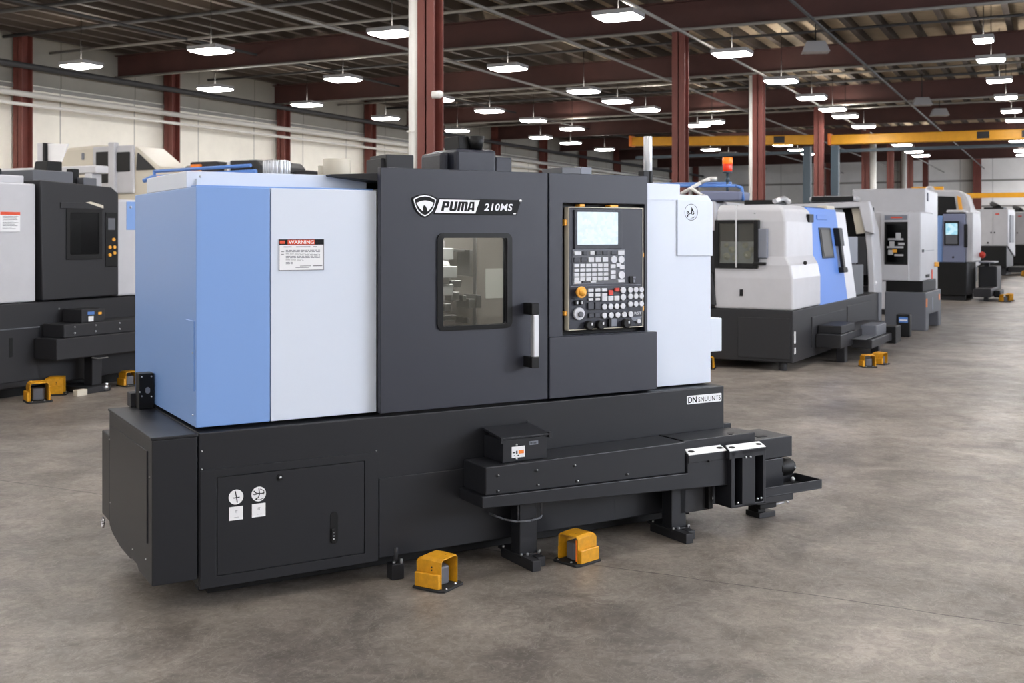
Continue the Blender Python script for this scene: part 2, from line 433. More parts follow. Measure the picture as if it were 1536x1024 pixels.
    for x0, x1, z0, z1 in ((1.47, 1.53, 1.275, 1.31), (1.47, 1.52, 1.205, 1.25), (1.54, 1.56, 1.2, 1.23), (1.575, 1.61, 1.16, 1.21), (1.58, 1.6, 1.33, 1.47), (1.43, 1.5, 1.1, 1.13), (1.43, 1.47, 1.15, 1.19), (1.565, 1.58, 1.08, 1.11), (1.62, 1.65, 1.16, 1.23), (1.43, 1.55, 1.46, 1.475), (1.43, 1.5, 1.0, 1.06)):
        bl.box(x0, x1, .58, .72, z0, z1)
    P('tool_block', bl, 'steel', .003, par=cham)
    P('rail', MB().box(1.676, 1.684, .69, .72, .8, 1.74), 'steel', .001, par=cham)
    P('pinned_sheet', MB().box(1.752, 1.89, .716, .72, 1.2, 1.364), 'paper', 0, par=cham)
    # sliding door
    dz = (.812, 1.700, .748, 1.853); hole = (1.122, 1.466, 1.124, 1.535)
    door = P('sliding_door', MB().plate_hole(dz, hole, .012, 0, .035), 'charcoal', .003, 'charcoal sliding door with a small window')
    wf = MB().plate_hole((1.094, 1.495, 1.104, 1.558), hole, .012, -.012, .012)
    # black gasket with rounded outside corners
    outp = rrect(1.094, 1.494, 1.104, 1.558, .032); inp = rrect(*hole, .008); n = len(outp); wf = MB()
    vs = [(p[0], -.008, p[1]) for p in outp]+[(p[0], -.01, p[1]) for p in inp]+[(p[0], .004, p[1]) for p in outp]+[(p[0], .02, p[1]) for p in inp]
    wf.poly(vs, [f for i in range(n) for j in [(i+1) % n] for f in ((i, j, n+j, n+i), (i, j, 2*n+j, 2*n+i), (n+i, n+j, 3*n+j, 3*n+i), (2*n+i, 2*n+j, 3*n+j, 3*n+i))])
    P('window_frame', wf, 'black', 0, par=door)
    P('window_pane', MB().box(1.118, 1.47, .012, .018, 1.12, 1.539), 'pane', 0, par=door)
    hz0, hz1 = .915, 1.222
    for z0, z1 in ((hz1-.055, hz1), (hz0, hz0+.052)):
        h = MB(); h.box(1.556, 1.598, -.085, -.05, z0, z1); h.hexa([(1.558, -.06, z0), (1.596, -.06, z0), (1.59, 0, z0), (1.56, 0, z0)], [(1.558, -.06, z1), (1.596, -.06, z1), (1.59, 0, z1), (1.56, 0, z1)])
        P('handle_bracket', h, 'black', .003, par=door)
    P('handle_bar', MB().box(1.566, 1.598, -.084, -.055, hz0+.05, hz1-.053), 'alum', .006, 'silver grip of the door handle', par=door)
    # badge: shield and model plate
    def shield(s, dy0, dy1, cx=1.030, cz=1.686):
        q = [(-.062, .026), (-.058, .032), (-.03, .044), (0, .048), (.03, .044), (.058, .032), (.062, .026), (.054, -.004), (.04, -.03), (.016, -.05), (0, -.056), (-.016, -.05), (-.04, -.03), (-.054, -.004)]
        return MB().prism([(cx+x*s[0], cz+z*s[1]) for x, z in q], 'y', dy0, dy1)
    bd = P('badge_shield', shield((1.06, 1.06), -.005, .001), 'logo_black', .001, 'black and white shield badge', par=door)
    P('shield_line', shield((.93, .93), -.0056, -.005), 'logo_white', 0, par=door)
    P('shield_field', shield((.83, .82), -.0062, -.0056), 'logo_black', 0, par=door)
    cx, cz = 1.030, 1.686
    q = [(-.044, .009), (-.02, .018), (0, .021), (.02, .019), (.044, .011), (.037, -.006), (.022, -.022), (.012, -.03), (.01, -.016), (.003, -.005), (-.006, .0), (-.011, -.012), (-.012, -.028), (-.025, -.018), (-.036, -.004)]
    P('shield_head', MB().prism([(cx+a, cz+b) for a, b in q], 'y', -.0068, -.0062), 'logo_white', 0, par=door)
    mp = P('model_plate', MB().prism([(1.078, 1.645), (1.520, 1.643), (1.545, 1.716), (1.105, 1.719)], 'y', -.005, .001), 'logo_black', .001, par=door)
    P('plate_field', MB().prism([(1.082, 1.651), (1.293, 1.650), (1.317, 1.7125), (1.106, 1.713)], 'y', -.0056, -.005), 'logo_white', 0, par=door)
    def letter(x0, w, pieces):
        mb = MB(); z0, hh = 1.6595, .045
        for q in pieces: mb.prism([(x0+w*a+.2*hh*b, z0+hh*b) for a, b in q], 'y', -.0062, -.0055)
        P('plate_letter', mb, 'logo_black', 0, par=door)
    bx4 = lambda a0, a1, b0, b1: [(a0, b0), (a1, b0), (a1, b1), (a0, b1)]
    letter(1.113, .036, [bx4(0, .36, 0, 1), [(.36, .8), (.66, .8), (.9, 1), (.36, 1)], [(.64, .55), (1, .5), (1, .9), (.9, 1), (.64, .8)], [(.36, .34), (.88, .34), (1, .5), (.64, .56), (.36, .56)]])
    letter(1.154, .037, [bx4(0, .36, .16, 1), bx4(.64, 1, .16, 1), [(0, .16), (.14, 0), (.86, 0), (1, .16), (.64, .24), (.36, .24)]])
    letter(1.196, .050, [bx4(0, .26, 0, 1), bx4(.37, .63, 0, .82), [(.74, 0), (1, 0), (1, .88), (.9, 1), (.74, 1)], bx4(.26, .74, .8, 1)])
    letter(1.249, .036, [[(-.04, 0), (.32, 0), (.42, 1), (.2, 1)], [(.68, 0), (1.04, 0), (.84, 1), (.56, 1)], bx4(.3, .7, .16, .36), bx4(.4, .6, .8, 1)])
    text('plate_model', '210MS', 1.340, 1.497, 1.663, 1.698, -.0056, M['logo_white'], door, .022, .2, space=1.1)
    P('plate_rivet', MB().ball((1.541, -.006, 1.713), .007, 10), 'logo_white', 0, par=door)
    P('plate_rivet', MB().box(1.5, 1.515, -.0075, -.005, 1.648, 1.654), 'logo_white', .001, par=door)
    # control column
    cp = P('control_housing', MB().plate_hole((1.708, 2.312, 1.046, 1.853), (1.787, 2.293, 1.052, 1.706), .004, 0, .05, 2), 'charcoal', .003)
    P('lower_housing', MB().box(1.708, 2.371, -.004, .075, .748, 1.046), 'charcoal', .003)
    P('recess', MB().box(1.78, 2.3, .045, .06, 1.05, 1.71), 'black', 0)
    pan = P('control_panel', MB().box(1.819, 2.276, -.006, .044, 1.079, 1.685), 'charcoal', .005, 'control panel with lit screen and key rows')
    tr = MB()
    for a in ((1.816, 1.820, 1.077, 1.687), (2.274, 2.278, 1.08, 1.687), (1.816, 2.278, 1.684, 1.688), (1.816, 2.278, 1.0755, 1.0795)):
        tr.box(a[0], a[1], -.009, .03, a[2], a[3])
    P('panel_trim', tr, 'cream', .001, par=pan)
    for x, z, w, hh in ((1.905, 1.6965, .03, .012), (2.10, 1.6955, .05, .012), (1.806, 1.61, .014, .03), (1.806, 1.16, .014, .022), (2.283, 1.445, .012, .024), (2.284, 1.17, .012, .024)):
        P('panel_clip', MB().box(x-w/2, x+w/2, 0, .046, z-hh/2, z+hh/2), 'amber', .002, par=pan)
    P('screen_bezel', MB().plate_hole((1.848, 2.14, 1.478, 1.686-.012), (1.866, 2.118, 1.5, 1.664), .003, -.014, -.005, 2), 'charcoal', .002, par=pan)
    P('screen', MB().box(1.864, 2.12, -.0085, -.004, 1.498, 1.666), 'screen', 0, par=pan)
    P('keyboard_plate', MB().box(1.842, 2.156, -.0085, -.005, 1.305, 1.474), 'midgrey', .002, par=pan)
    kt = MB()
    for a in ((1.840, 2.158, 1.473, 1.476), (1.840, 2.158, 1.303, 1.306), (1.84, 1.843, 1.303, 1.476), (2.155, 2.158, 1.303, 1.476), (1.83, 2.26, 1.293, 1.295)):
        kt.box(a[0], a[1], -.01, -.005, a[2], a[3])
    P('keyboard_trim', kt, 'grey', 0, par=pan)
    def key(x, z, w, hh, m='key', rnd_=False):
        if rnd_: P('button', MB().prism(disc(x, z, w/2, 14), 'y', -.017, -.008), m, .002, par=pan)
        else: P('button', MB().box(x-w/2, x+w/2, -.016, -.008, z-hh/2, z+hh/2), m, .002, par=pan)
    # upper keyboard block
    for i, (x, w) in enumerate(((1.868, .04), (1.912, .026), (1.955, .026), (1.993, .03), (2.035, .03))): key(x, 1.458, w, .018, 'key' if i in (0, 2) else 'keydark')
    key(2.088, 1.458, .034, .018, 'keydark'); key(2.133, 1.458, .04, .024)
    for i in range(5): key(1.862+i*.043, 1.425, .034, .024, 'keydark' if i < 2 else 'key')
    for x in (2.088, 2.134): key(x, 1.424, .038, 0, 'key', True)
    for r_ in range(4):
        for i in range(6): key(1.860+i*.0355, 1.396-r_*.0225, .029, .0175)
    for x, z in ((2.083, 1.39), (2.118, 1.395), (2.138, 1.385), (2.083, 1.36), (2.083, 1.336)): key(x, z, .03, .02)
    key(2.136, 1.345, .04, 0, 'key', True); key(2.134, 1.315, .042, .014); key(1.866, 1.313, .042, .013); key(1.962, 1.314, .034, .009); key(1.912, 1.314, .03, .008, 'keydark')
    P('usb_cover', MB().box(2.187, 2.222, -.014, -.005, 1.302, 1.338), 'black', .003, par=pan)
    P('usb_latch', MB().box(2.207, 2.219, -.019, -.014, 1.305, 1.32).box(2.205, 2.222, -.019, -.014, 1.326, 1.336), 'grey', .002, par=pan)
    # lower operator block
    P('emergency_stop', MB().cyl((1.874, -.006, 1.265), (1.874, -.03, 1.265), .016, 20).cyl((1.874, -.03, 1.265), (1.874, -.042, 1.265), .029, 28).ball((1.874, -.04, 1.265), .02), 'amber', .003, 'yellow mushroom knob', par=pan)
    P('key_switch', MB().cyl((1.86, -.006, 1.213), (1.86, -.02, 1.213), .013, 18).cyl((1.888, -.006, 1.213), (1.888, -.02, 1.213), .013, 18), 'black', .002, par=pan)
    P('switch_mark', MB().box(1.856, 1.864, -.024, -.019, 1.206, 1.22).box(1.884, 1.892, -.024, -.019, 1.206, 1.22), 'key', .001, par=pan)
    P('override_dial', MB().cyl((1.874, -.006, 1.158), (1.874, -.022, 1.158), .031, 28), 'key', .003, 'pale grey dial', par=pan)
    P('dial_pointer', MB().cyl((1.876, -.022, 1.155), (1.876, -.034, 1.155), .014, 18), 'midgrey', .002, par=pan)
    rows = ((1.268, 3, 'r'), (1.245, 3, 'r'), (1.225, 2, 's'))
    for z in (1.272, 1.248):
        for i in range(3): key(1.946+i*.042, z, .032, .017)
    for i in range(2): key(1.946+i*.042, 1.226, .028, .012, 'key')
    P('jog_pad', MB().box(1.93, 1.965, -.016, -.006, 1.175, 1.212).box(1.97, 2.003, -.018, -.006, 1.175, 1.212), 'keydark', .003, par=pan)
    key(2.07, 1.257, .026, .026, 'red'); key(2.108, 1.271, .028, .018, 'red')
    for i in range(3): key(2.03+i*.038, 1.228, .032, .024)
    for x, z in ((2.146, 1.268), (2.146, 1.232)): key(x, z, .033, 0, 'key', True)
    for i in range(4): key(2.03+i*.038, 1.187, .03, 0, 'key', True)
    for i in range(2): key(1.95+i*.036, 1.146, .03, .022, 'keydark')
    for i in range(5): key(2.03+i*.041, 1.143, .03, 0, 'key', True)
    for r_, z in enumerate((1.268, 1.235, 1.195)):
        for i in range(3): key(2.192+i*.035, z, .029, 0, 'key', True)
    text('panel_lettering', 'RST', 2.222, 2.268, 1.140, 1.154, -.0065, M['key'], pan, .02)
    P('corner_tag', MB().prism([(2.205, 1.112), (2.24, 1.103), (2.268, 1.125), (2.268, 1.13), (2.2, 1.128)], 'y', -.009, -.006), 'grey', .001, par=pan)
    key(2.245, 1.106, .024, 0, 'key', True)
    for x in (1.93, 1.998, 2.158):
        P('knob', MB().cyl((x, -.006, 1.098), (x, -.036, 1.098), .023, 22), 'black', .004, par=pan)
        P('knob_mark', MB().box(x+.003, x+.012, -.039, -.036, 1.098, 1.112), 'key', .001, par=pan)
    P('port_cover', MB().box(2.053, 2.07, -.02, -.006, 1.085, 1.125), 'black', .002, par=pan)
    P('port_plate', MB().box(2.07, 2.11, -.01, -.006, 1.085, 1.125), 'grey', .002, par=pan)
    # white cabinet at the right end
    wc = P('white_end_cover', MB().prism([(2.372, .745), (2.806, .745), (2.806, 1.742), (2.788, 1.762), (2.592, 1.766), (2.592, 1.82), (2.318, 1.822), (2.318, 1.048), (2.372, 1.048)], 'y', .08, 1.1), 'white', .003, 'cool white cover of the right end')
    wd = P('cover_door', MB().prism([(2.568, 1.437), (2.812, 1.434), (2.812, 1.728), (2.8, 1.737), (2.568, 1.738)], 'y', .071, .2), 'white', .002)
    P('cover_seam', MB().box(2.325, 2.568, .077, .081, 1.736, 1.7385), 'white', 0)
    rg = MB(); nn = 40
    for i in range(nn):
        a, b = 2*PI*i/nn, 2*PI*(i+1)/nn
        rg.poly([(2.66+.046*math.cos(a), .0695, 1.671+.045*math.sin(a)), (2.66+.046*math.cos(b), .0695, 1.671+.045*math.sin(b)), (2.66+.0435*math.cos(b), .0695, 1.671+.0425*math.sin(b)), (2.66+.0435*math.cos(a), .0695, 1.671+.0425*math.sin(a))], [(0, 1, 2, 3)])
    em = MB()
    for pts in ([(-.004, .03), (.003, .022), (.0, -.008), (.006, -.012), (.006, .008), (.02, -.002), (.018, .004), (.006, .024)],
                [(.006, -.01), (.012, -.012), (.02, .0), (.022, -.006), (.012, -.018)],
                [(-.034, -.002), (-.018, -.01), (-.004, -.004), (-.004, -.008), (-.018, -.014)],
                [(-.028, .002), (-.02, .006), (-.015, -.003), (-.018, -.004)], [(-.03, -.02), (-.024, -.028), (-.02, -.016), (-.022, -.014)],
                [(-.006, -.034), (.018, -.03), (.022, -.022), (.016, -.027)]):
        em.prism([(2.66+a, 1.671+b) for a, b in pts], 'y', .0695, .071)
    P('round_emblem', rg, 'logo_black', 0, 'black ring emblem printed on the white cover', par=wd)
    P('emblem_figure', em, 'logo_black', 0, par=wd)
    P('side_box', MB().box(2.806, 2.888, .083, .3, .911, 1.092), 'white', .004, 'small white box on the right side')
    bp = P('brand_plate', MB().prism(rrect(2.571, 2.809, .653, .697, .004, 2), 'y', -.004, .001), 'logo_white', .0005, 'white maker plate on the bed')
    text('brand_lettering', 'DN', 2.577, 2.636, .659, .691, -.0045, M['logo_black'], bp, .025)
    text('brand_lettering', 'SNUUNTS', 2.647, 2.802, .661, .686, -.0045, M['logo_black'], bp, .008, space=1.12)
    P('end_fin', MB().prism([(2.83, .51), (2.97, .505), (2.97, .466), (2.83, .495)], 'y', .1, .13), 'base_paint', .002)
    # things fixed on the roof
    vh = P('vent_housing', MB().box(1.35, 1.585, .3, .6, 1.826, 1.98).box(1.3, 1.35, .36, .6, 1.826, 1.965), 'charcoal', .018, 'dark ventilator box on the roof')
    P('vent_hood', MB().prism([(1.39, 1.98), (1.51, 1.98), (1.51, 2.046), (1.385, 2.046)], 'y', .34, .5), 'black', .004, par=vh)
    P('hood_duct', MB().cyl((1.48, .33, 1.98), (1.48, .33, 2.046), .032, 16, .045), 'black', 0, par=vh)
    P('vent_side_box', MB().box(1.585, 1.68, .31, .5, 1.826, 1.945), 'charcoal', .006, par=vh)
    for x in (1.36, 1.56): P('housing_bolt', MB().cyl((x, .28, 1.826), (x, .28, 1.86), .012, 10), 'steel', .002, par=vh)
    P('roof_box', MB().box(.975, 1.12, .3, .5, 1.826, 1.936).box(.955, .985, .32, .5, 1.826, 1.918), 'dark', .004, 'small dark box on the roof')
    P('roof_box', MB().box(1.98, 2.1, .3, .5, 1.826, 1.905), 'midgrey', .003)
    P('roof_box', MB().box(2.1, 2.17, .3, .42, 1.826, 1.909), 'grey', .003)
    sm = P('signal_mast', MB().cyl((2.545, .3, 1.9), (2.545, .3, 2.092), .024, 20), 'alum', .003, 'silver signal mast')
    P('mast_base', MB().box(2.5, 2.54, .28, .33, 1.822, 1.9).cyl((2.555, .3, 1.822), (2.555, .3, 1.9), .018, 12), 'black', .003, par=sm)
    cy = MB().cyl((.472, .42, 1.823), (.472, .42, 1.895), .058, 40)
    for i in range(20):
        a = 2*PI*i/20; cy.cyl((.472+.058*math.cos(a), .42+.058*math.sin(a), 1.823), (.472+.058*math.cos(a), .42+.058*math.sin(a), 1.893), .006, 6)
    P('ribbed_canister', cy, 'steel', .002, 'ribbed silver canister on the roof')
    P('cream_canister', MB().cyl((.77, .42, 1.826), (.77, .42, 1.912), .066, 32).cyl((.71, .46, 1.826), (.71, .46, 1.88), .02, 12), 'cream', .003, 'cream round canister on the roof')
    # levelling feet
    for x, y in ((.1, .3), (.885, .0), (1.9, .4), (2.6, .5)):
        f = P('levelling_foot', MB().box(x-.03, x+.03, y-.03, y+.03, .0, .07).cyl((x, y, .07), (x, y, .14), .012, 12), 'dark', .004)
        P('foot_bolt', MB().cyl((x-.015, y-.015, .07), (x-.015, y-.015, .082), .008, 8).cyl((x+.02, y-.02, .07), (x+.02, y-.02, .09), .008, 8), 'steel', .001, par=f)
    return R
main_lathe()

def chip_conveyor():
    R = thing('chip_conveyor', 'low charcoal chip conveyor standing along the front of the foreground lathe', 'conveyor', ORI, TH)
    P = lambda n, mb, m, bev=.004, label=None, par=None: mb.build(n, M[m], par or R, bev, label)
    P('cover', MB().prism([(1.228, .374), (2.38, .352), (2.38, .508), (1.228, .503)], 'y', -.222, -.01), 'base_paint', .005)
    P('trough', MB().prism([(1.205, .322), (1.545, .307), (2.50, .268), (2.658, .262), (2.658, .440), (2.384, .440), (2.384, .352), (1.205, .374)], 'y', -.232, -.01), 'base_paint', .004)
    P('deck', MB().prism([(2.384, -.197), (2.87, -.197), (2.884, -.18), (2.888, -.12), (2.875, -.03), (2.85, -.01), (2.384, -.01)], 'z', .44, .508), 'base_paint', .003)
    P('deck_slot', MB().hexa([(2.70, -.185, .507), (2.72, -.19, .507), (2.76, -.13, .507), (2.74, -.12, .507)], [(2.70, -.185, .512), (2.72, -.19, .512), (2.76, -.16, .512), (2.74, -.15, .512)]), 'black', .001)
    P('deck_seam', MB().box(2.378, 2.388, -.2, -.012, .503, .512), 'black', 0)
    for x, z in ((1.289, .459), (1.289, .389), (1.496, .461), (1.503, .392), (1.707, .46), (1.722, .386), (2.015, .385)):
        P('cover_screw', MB().cyl((x, -.219, z), (x, -.226, z), .008, 12).ball((x, -.225, z), .006, 10), 'dark', .001)
        P('screw_head', MB().ball((x+.002, -.229, z+.003), .004, 8), 'steel', 0)
    # white tilted plates
    for x0, x1, yf, n in ((2.388, 2.64, -.236, 'trough'), (2.636, 2.884, -.262, 'bracket')):
        pl = MB().hexa([(x0, yf-.001, .440), (x1, yf-.001, .440), (x1-.012, yf+.036, .464), (x0+.004, yf+.036, .464)],
                       [(x0, yf-.004, .444), (x1, yf-.004, .444), (x1-.012, yf+.034, .468), (x0+.004, yf+.034, .468)])
        t = P('white_plate', pl, 'sheet', .002, 'white tilted plate')
        MB().hexa([(x0, yf, .40), (x1, yf, .40), (x1, yf+.06, .40), (x0, yf+.06, .40)], [(x0, yf, .439), (x1, yf, .439), (x1-.01, yf+.04, .463), (x0, yf+.04, .463)]).build('plate_support', M['base_paint'], R, .002)
        for xx in (x0+.03, x1-.035):
            sl = MB()
            q = [(xx+.02*math.cos(a)+.004*math.sin(a)*-1, math.sin(a)*.008) for a in [2*PI*i/14 for i in range(14)]]
            sl.poly([(a, yf+.015+b*.9, .4568+b*.55) for a, b in q], [tuple(range(14))])
            P('plate_slot', sl, 'black', 0, par=t)
    P('trough_screw', MB().ball((2.52, -.238, .40), .007, 8), 'black', 0)
    # slotted bracket
    b = MB()
    for x0, x1 in ((2.648, 2.672), (2.722, 2.812), (2.866, 2.886)): b.box(x0, x1, -.262, -.14, .147, .438)
    b.box(2.648, 2.886, -.262, -.14, .147, .16).box(2.648, 2.886, -.262, -.14, .42, .438)
    br = P('slotted_bracket', b, 'base_paint', .002)
    P('bracket_back', MB().box(2.65, 2.884, -.15, -.135, .15, .435), 'black', 0, par=br)
    for x, z in ((2.745, .40), (2.775, .40), (2.69, .172), (2.825, .178), (2.85, .178)): P('bracket_bolt', MB().ball((x, -.264, z), .007, 8), 'steel', 0, par=br)
    P('under_box', MB().box(2.42, 2.64, -.13, -.02, .12, .28), 'dark', .003)
    P('under_post', MB().box(2.585, 2.61, -.16, -.13, .13, .27), 'black', .002)
    P('post_bolt', MB().ball((2.625, -.14, .18), .008, 8), 'steel', 0)
    # tail end
    P('tail_cover', MB().prism([(2.88, .33), (3.235, .33), (3.235, .442), (2.88, .442)], 'y', -.1, .16), 'base_paint', .004)
    P('tail_slot', MB().box(3.03, 3.1, -.05, -.02, .44, .445), 'black', .001)
    P('tail_body', MB().box(2.88, 3.17, -.1, .14, .16, .328), 'base_paint', .004)
    mt = P('drive_motor', MB().cyl((3.16, -.055, .265), (3.25, -.055, .265), .05, 20).cyl((3.25, -.055, .265), (3.275, -.055, .265), .036, 18), 'black', .004)
    P('motor_bolt', MB().ball((3.255, -.1, .265), .006, 8), 'steel', 0, par=mt)
    tr = MB().box(2.9, 3.36, -.2, -.194, .16, .206).box(2.9, 3.36, .0, .006, .16, .206).box(3.354, 3.36, -.194, .0, .16, .206).box(2.9, 3.36, -.2, .006, .155, .162)
    ty = P('drip_tray', tr, 'base_paint', .002)
    P('tray_fitting', MB().ball((3.31, -.03, .18), .014, 10).cyl((3.05, -.13, .178), (3.12, -.14, .178), .005, 8), 'alum', .001, par=ty)
    P('tail_base', MB().box(2.895, 3.155, -.19, .0, .118, .155), 'dark', .004)
    P('jack', MB().box(2.96, 3.08, -.14, -.1, .075, .115), 'black', .004)
    rod = MB().tube([(3.08, -.12, .085), (3.17, -.1, .082), (3.2, -.09, .12)], .006, 8)
    for i in range(10):
        a, c = PI*i/9*1.4, PI*(i+1)/9*1.4
        rod.cyl((3.215+.018*math.cos(a), -.09, .1+.025*math.sin(a)), (3.215+.018*math.cos(c), -.09, .1+.025*math.sin(c)), .006, 8)
    P('jack_handle', rod, 'alum', 0)
    # legs
    for x in (1.462, 2.365):
        lg = P('leg', MB().box(x, x+.095, -.13, -.05, .05, .31), 'base_paint', .004)
        P('leg_foot', MB().box(x+.0, x+.045, -.245, .05, .0, .05).box(x+.062, x+.105, -.19, .05, .0, .045).box(x-.01, x+.115, -.14, .06, .04, .053), 'dark', .003, par=lg)
        for px, py in ((x-.0, -.145), (x+.03, -.15), (x+.095, -.145), (x+.11, -.13), (x-.002, .02)):
            P('foot_bolt', MB().cyl((px, py, .05), (px, py, .062), .0065, 10), 'steel', .002, par=lg)
    P('guard_ring', MB().tube([(1.36, -.02, .235), (1.38, -.12, .228), (1.42, -.17, .222), (1.49, -.18, .22), (1.555, -.165, .222), (1.575, -.14, .226)], .005, 8), 'midgrey', 0)
    P('ring_post', MB().cyl((1.44, -.15, .222), (1.44, -.15, .31), .004, 6).cyl((1.575, -.14, .226), (1.575, -.14, .31), .004, 6), 'darkpipe', 0)
    lg = P('leg', MB().box(3.03, 3.085, -.05, .03, .03, .15), 'black', .003)
    P('leg_foot', MB().box(3.03, 3.15, -.06, .05, 0, .03), 'dark', .003, par=lg)
    # operator box on top
    ob = P('control_box', MB().box(1.335, 1.575, -.19, -.015, .505, .61), 'base_paint', .003, 'small charcoal box with white sticker')
    P('box_lid', MB().hexa([(1.325, -.2, .612), (1.585, -.2, .612), (1.585, -.012, .634), (1.325, -.012, .634)], [(1.325, -.2, .622), (1.585, -.2, .622), (1.585, -.012, .644), (1.325, -.012, .644)]), 'base_paint', .002, par=ob)
    for q in ((1.318, 1.33, -.205, -.19, .596, .625), (1.578, 1.595, -.205, -.18, .602, .628), (1.57, 1.58, -.02, -.012, .64, .655)): P('lid_lug', MB().box(*q), 'base_paint', .002, par=ob)
    P('box_sticker', MB().box(1.382, 1.452, -.193, -.189, .524, .575), 'sheet', 0, 'white sticker with orange mark', par=ob)
    P('sticker_mark', MB().box(1.418, 1.446, -.1938, -.193, .541, .557), 'orange', 0, par=ob)
    P('sticker_print', MB().box(1.386, 1.4, -.1938, -.193, .545, .552).box(1.404, 1.412, -.1938, -.193, .54, .556).box(1.412, 1.42, -.1938, -.193, .531, .536).box(1.392, 1.397, -.1938, -.193, .532, .536), 'print', 0, par=ob)
    P('name_tag', MB().box(1.478, 1.525, -.192, -.189, .575, .592), 'grey', 0, par=ob)
    P('tag_print', MB().box(1.482, 1.49, -.1925, -.192, .579, .588).box(1.493, 1.5, -.1925, -.192, .579, .588).box(1.503, 1.512, -.1925, -.192, .579, .588).box(1.515, 1.52, -.1925, -.192, .579, .588), 'print', 0, par=ob)
    for z in (.583, .518): P('box_screw', MB().ball((1.408, -.191, z), .006, 8), 'steel', 0, par=ob)
chip_conveyor()

def foot_pedal(loc, rz, label, worn=False, s=1.):
    R = thing('foot_pedal', label, 'foot pedal', loc, rz, 'yellow foot pedal switches'); R.scale = (s, s, s)
    P = lambda n, mb, m, bev=.003, par=None: mb.build(n, M[m], par or R, bev)
    # opening faces local -Y; width along X
    P('base_plate', MB().prism([(-.072, -.085), (.072, -.085), (.085, -.06), (.085, .08), (-.085, .08), (-.085, -.06)], 'z', 0, .012), 'rubber')
    sh = MB()
    prof = [(-.063, .012), (-.063, .125), (-.05, .137), (.05, .137), (.063, .125), (.063, .012), (.058, .012), (.058, .122), (.048, .131), (-.048, .131), (-.058, .122), (-.058, .012)]
    n = len(prof); vs = []; 
    for y, zs in ((-.06, 1.), (.0, 1.03), (.045, 1.03), (.072, .93)):
        vs += [(p[0], y, .012+(p[1]-.012)*zs) for p in prof]
    fs = [tuple(range(n)), tuple(range(4*n-1, 3*n-1, -1))]
    for k in range(3): fs += [(k*n+i, k*n+(i+1) % n, (k+1)*n+(i+1) % n, (k+1)*n+i) for i in range(n)]
    sh.poly(vs, fs)
    P('hood', sh, 'yellow', .0012)
    P('side_box', MB().box(-.082, -.063, -.058, .07, .012, .075), 'yellow', .004); P('side_box', MB().box(.063, .072, -.055, .07, .012, .07), 'yellow', .004)
    P('pedal', MB().prism([(-.04, -.03), (.02, -.045), (.045, -.01), (.045, .05), (-.045, .05)], 'z', .014, .095), 'midgrey', .008)
    P('hood_mark', MB().ball((-.0635, -.01, .1), .004, 6).ball((-.0635, -.01, .088), .004, 6).prism(disc(.02, -.02, .009, 10), 'z', .1385, .1392), 'print', 0)
    P('base_screw', MB().ball((.03, -.07, .014), .006, 8).ball((-.05, -.078, .012), .005, 8), 'steel', 0)
    return R
def mloc(x, y, z=0):
    return (ORI[0]+x*math.cos(TH)-y*math.sin(TH), ORI[1]+x*math.sin(TH)+y*math.cos(TH), z)
foot_pedal(mloc(1.0, -.2), TH+math.radians(28), 'yellow foot pedal switch left of the conveyor leg, its opening turned right')
p = foot_pedal(mloc(1.735, -.2), TH-math.radians(76), 'yellow foot pedal switch right of the conveyor leg, with an orange strip inside its opening')
MB().box(.05, .056, -.063, -.058, .02, .12).build('warning_strip', M['orange'], p, .001)
for ch in p.children:
    if ch.name.startswith('side_box'): ch.scale = (-1, 1, 1)

# ------------------------------------------------------------------ the hall
XL, XR, YB, YF, ZC = -24.0, 13.0, -9.0, 80.0, 6.86
fl = struct(MB().box(XL-.3, XR+.3, YB-.3, YF+.3, -.2, 0).build('floor', floor_mat()))
ce = struct(MB().box(XL-.3, XR+.3, YB-.3, YF+.3, ZC, ZC+.12).build('ceiling', deck_mat())); n = 0
wl = struct(MB().box(XL-.25, XL, YB-.3, YF+.3, 0, ZC).build('wall_left', panel_mat('cream wall panels', (240,236,224), 1, 2.65)))
wf = struct(MB().box(XL, XR, YF, YF+.25, 0, ZC).build('wall_far', panel_mat('grey wall panels', (228,227,224), 0, 2.0)))
wr = struct(MB().box(XR, XR+.25, YB-.3, YF+.3, 0, ZC).build('wall_right', panel_mat('pale wall panels', (215,212,204), 1, 2.65)))
wb = struct(MB().box(XL, XR, YB-.25, YB, 0, ZC).build('wall_back', panel_mat('pale back panels', (215,212,204), 0, 2.65)))
k = 0  # right-wall windows out of view; past the near ones, fill added for distant walls
for y0, w_, m in ((-1.5, 4.6, 'daylight_back'), (3.4, 3.2, 'daylight'), (7.2, 6.2, 'daylight_key'), (20, 4.6, 'daylight_dim'), (30, 4.6, 'daylight_dim'), (40, 4.6, 'daylight_dim'), (50, 4.6, 'daylight'), (58, 4.6, 'daylight'), (65, 5.6, 'daylight_key'), (72.5, 5.6, 'daylight_key')):
    k += 1
    o = struct(MB().box(XR-.06, XR-.001, y0, y0+w_, 3.0, 5.7).build('window_%d' % k, M['lamp_body'])); MB().box(XR-.075, XR-.055, y0+.1, y0+w_-.1, 3.1, 5.6).build('glazing', M[m], o)
for a in range(4):  # unseen back-wall panels added to light the end faces of machines
    k += 1; x0 = -20.0+a*7.5
    o = struct(MB().box(x0, x0+4.6, YB+.001, YB+.06, 3.0, 5.6).build('window_%d' % k, M['lamp_body'])); MB().box(x0+.1, x0+4.5, YB+.055, YB+.075, 3.1, 5.5).build('glazing', M['daylight_back'], o)
n += 1; struct(MB().box(XL+.001, XL+.03, YB, YF, 5.45, ZC-.005).build('trim_%d' % n, panel_mat('grey upper cladding', (150,147,138), 1, 2.65)))  # upper wall darkened by colour, as the lamps light only below it
x = XL+.5
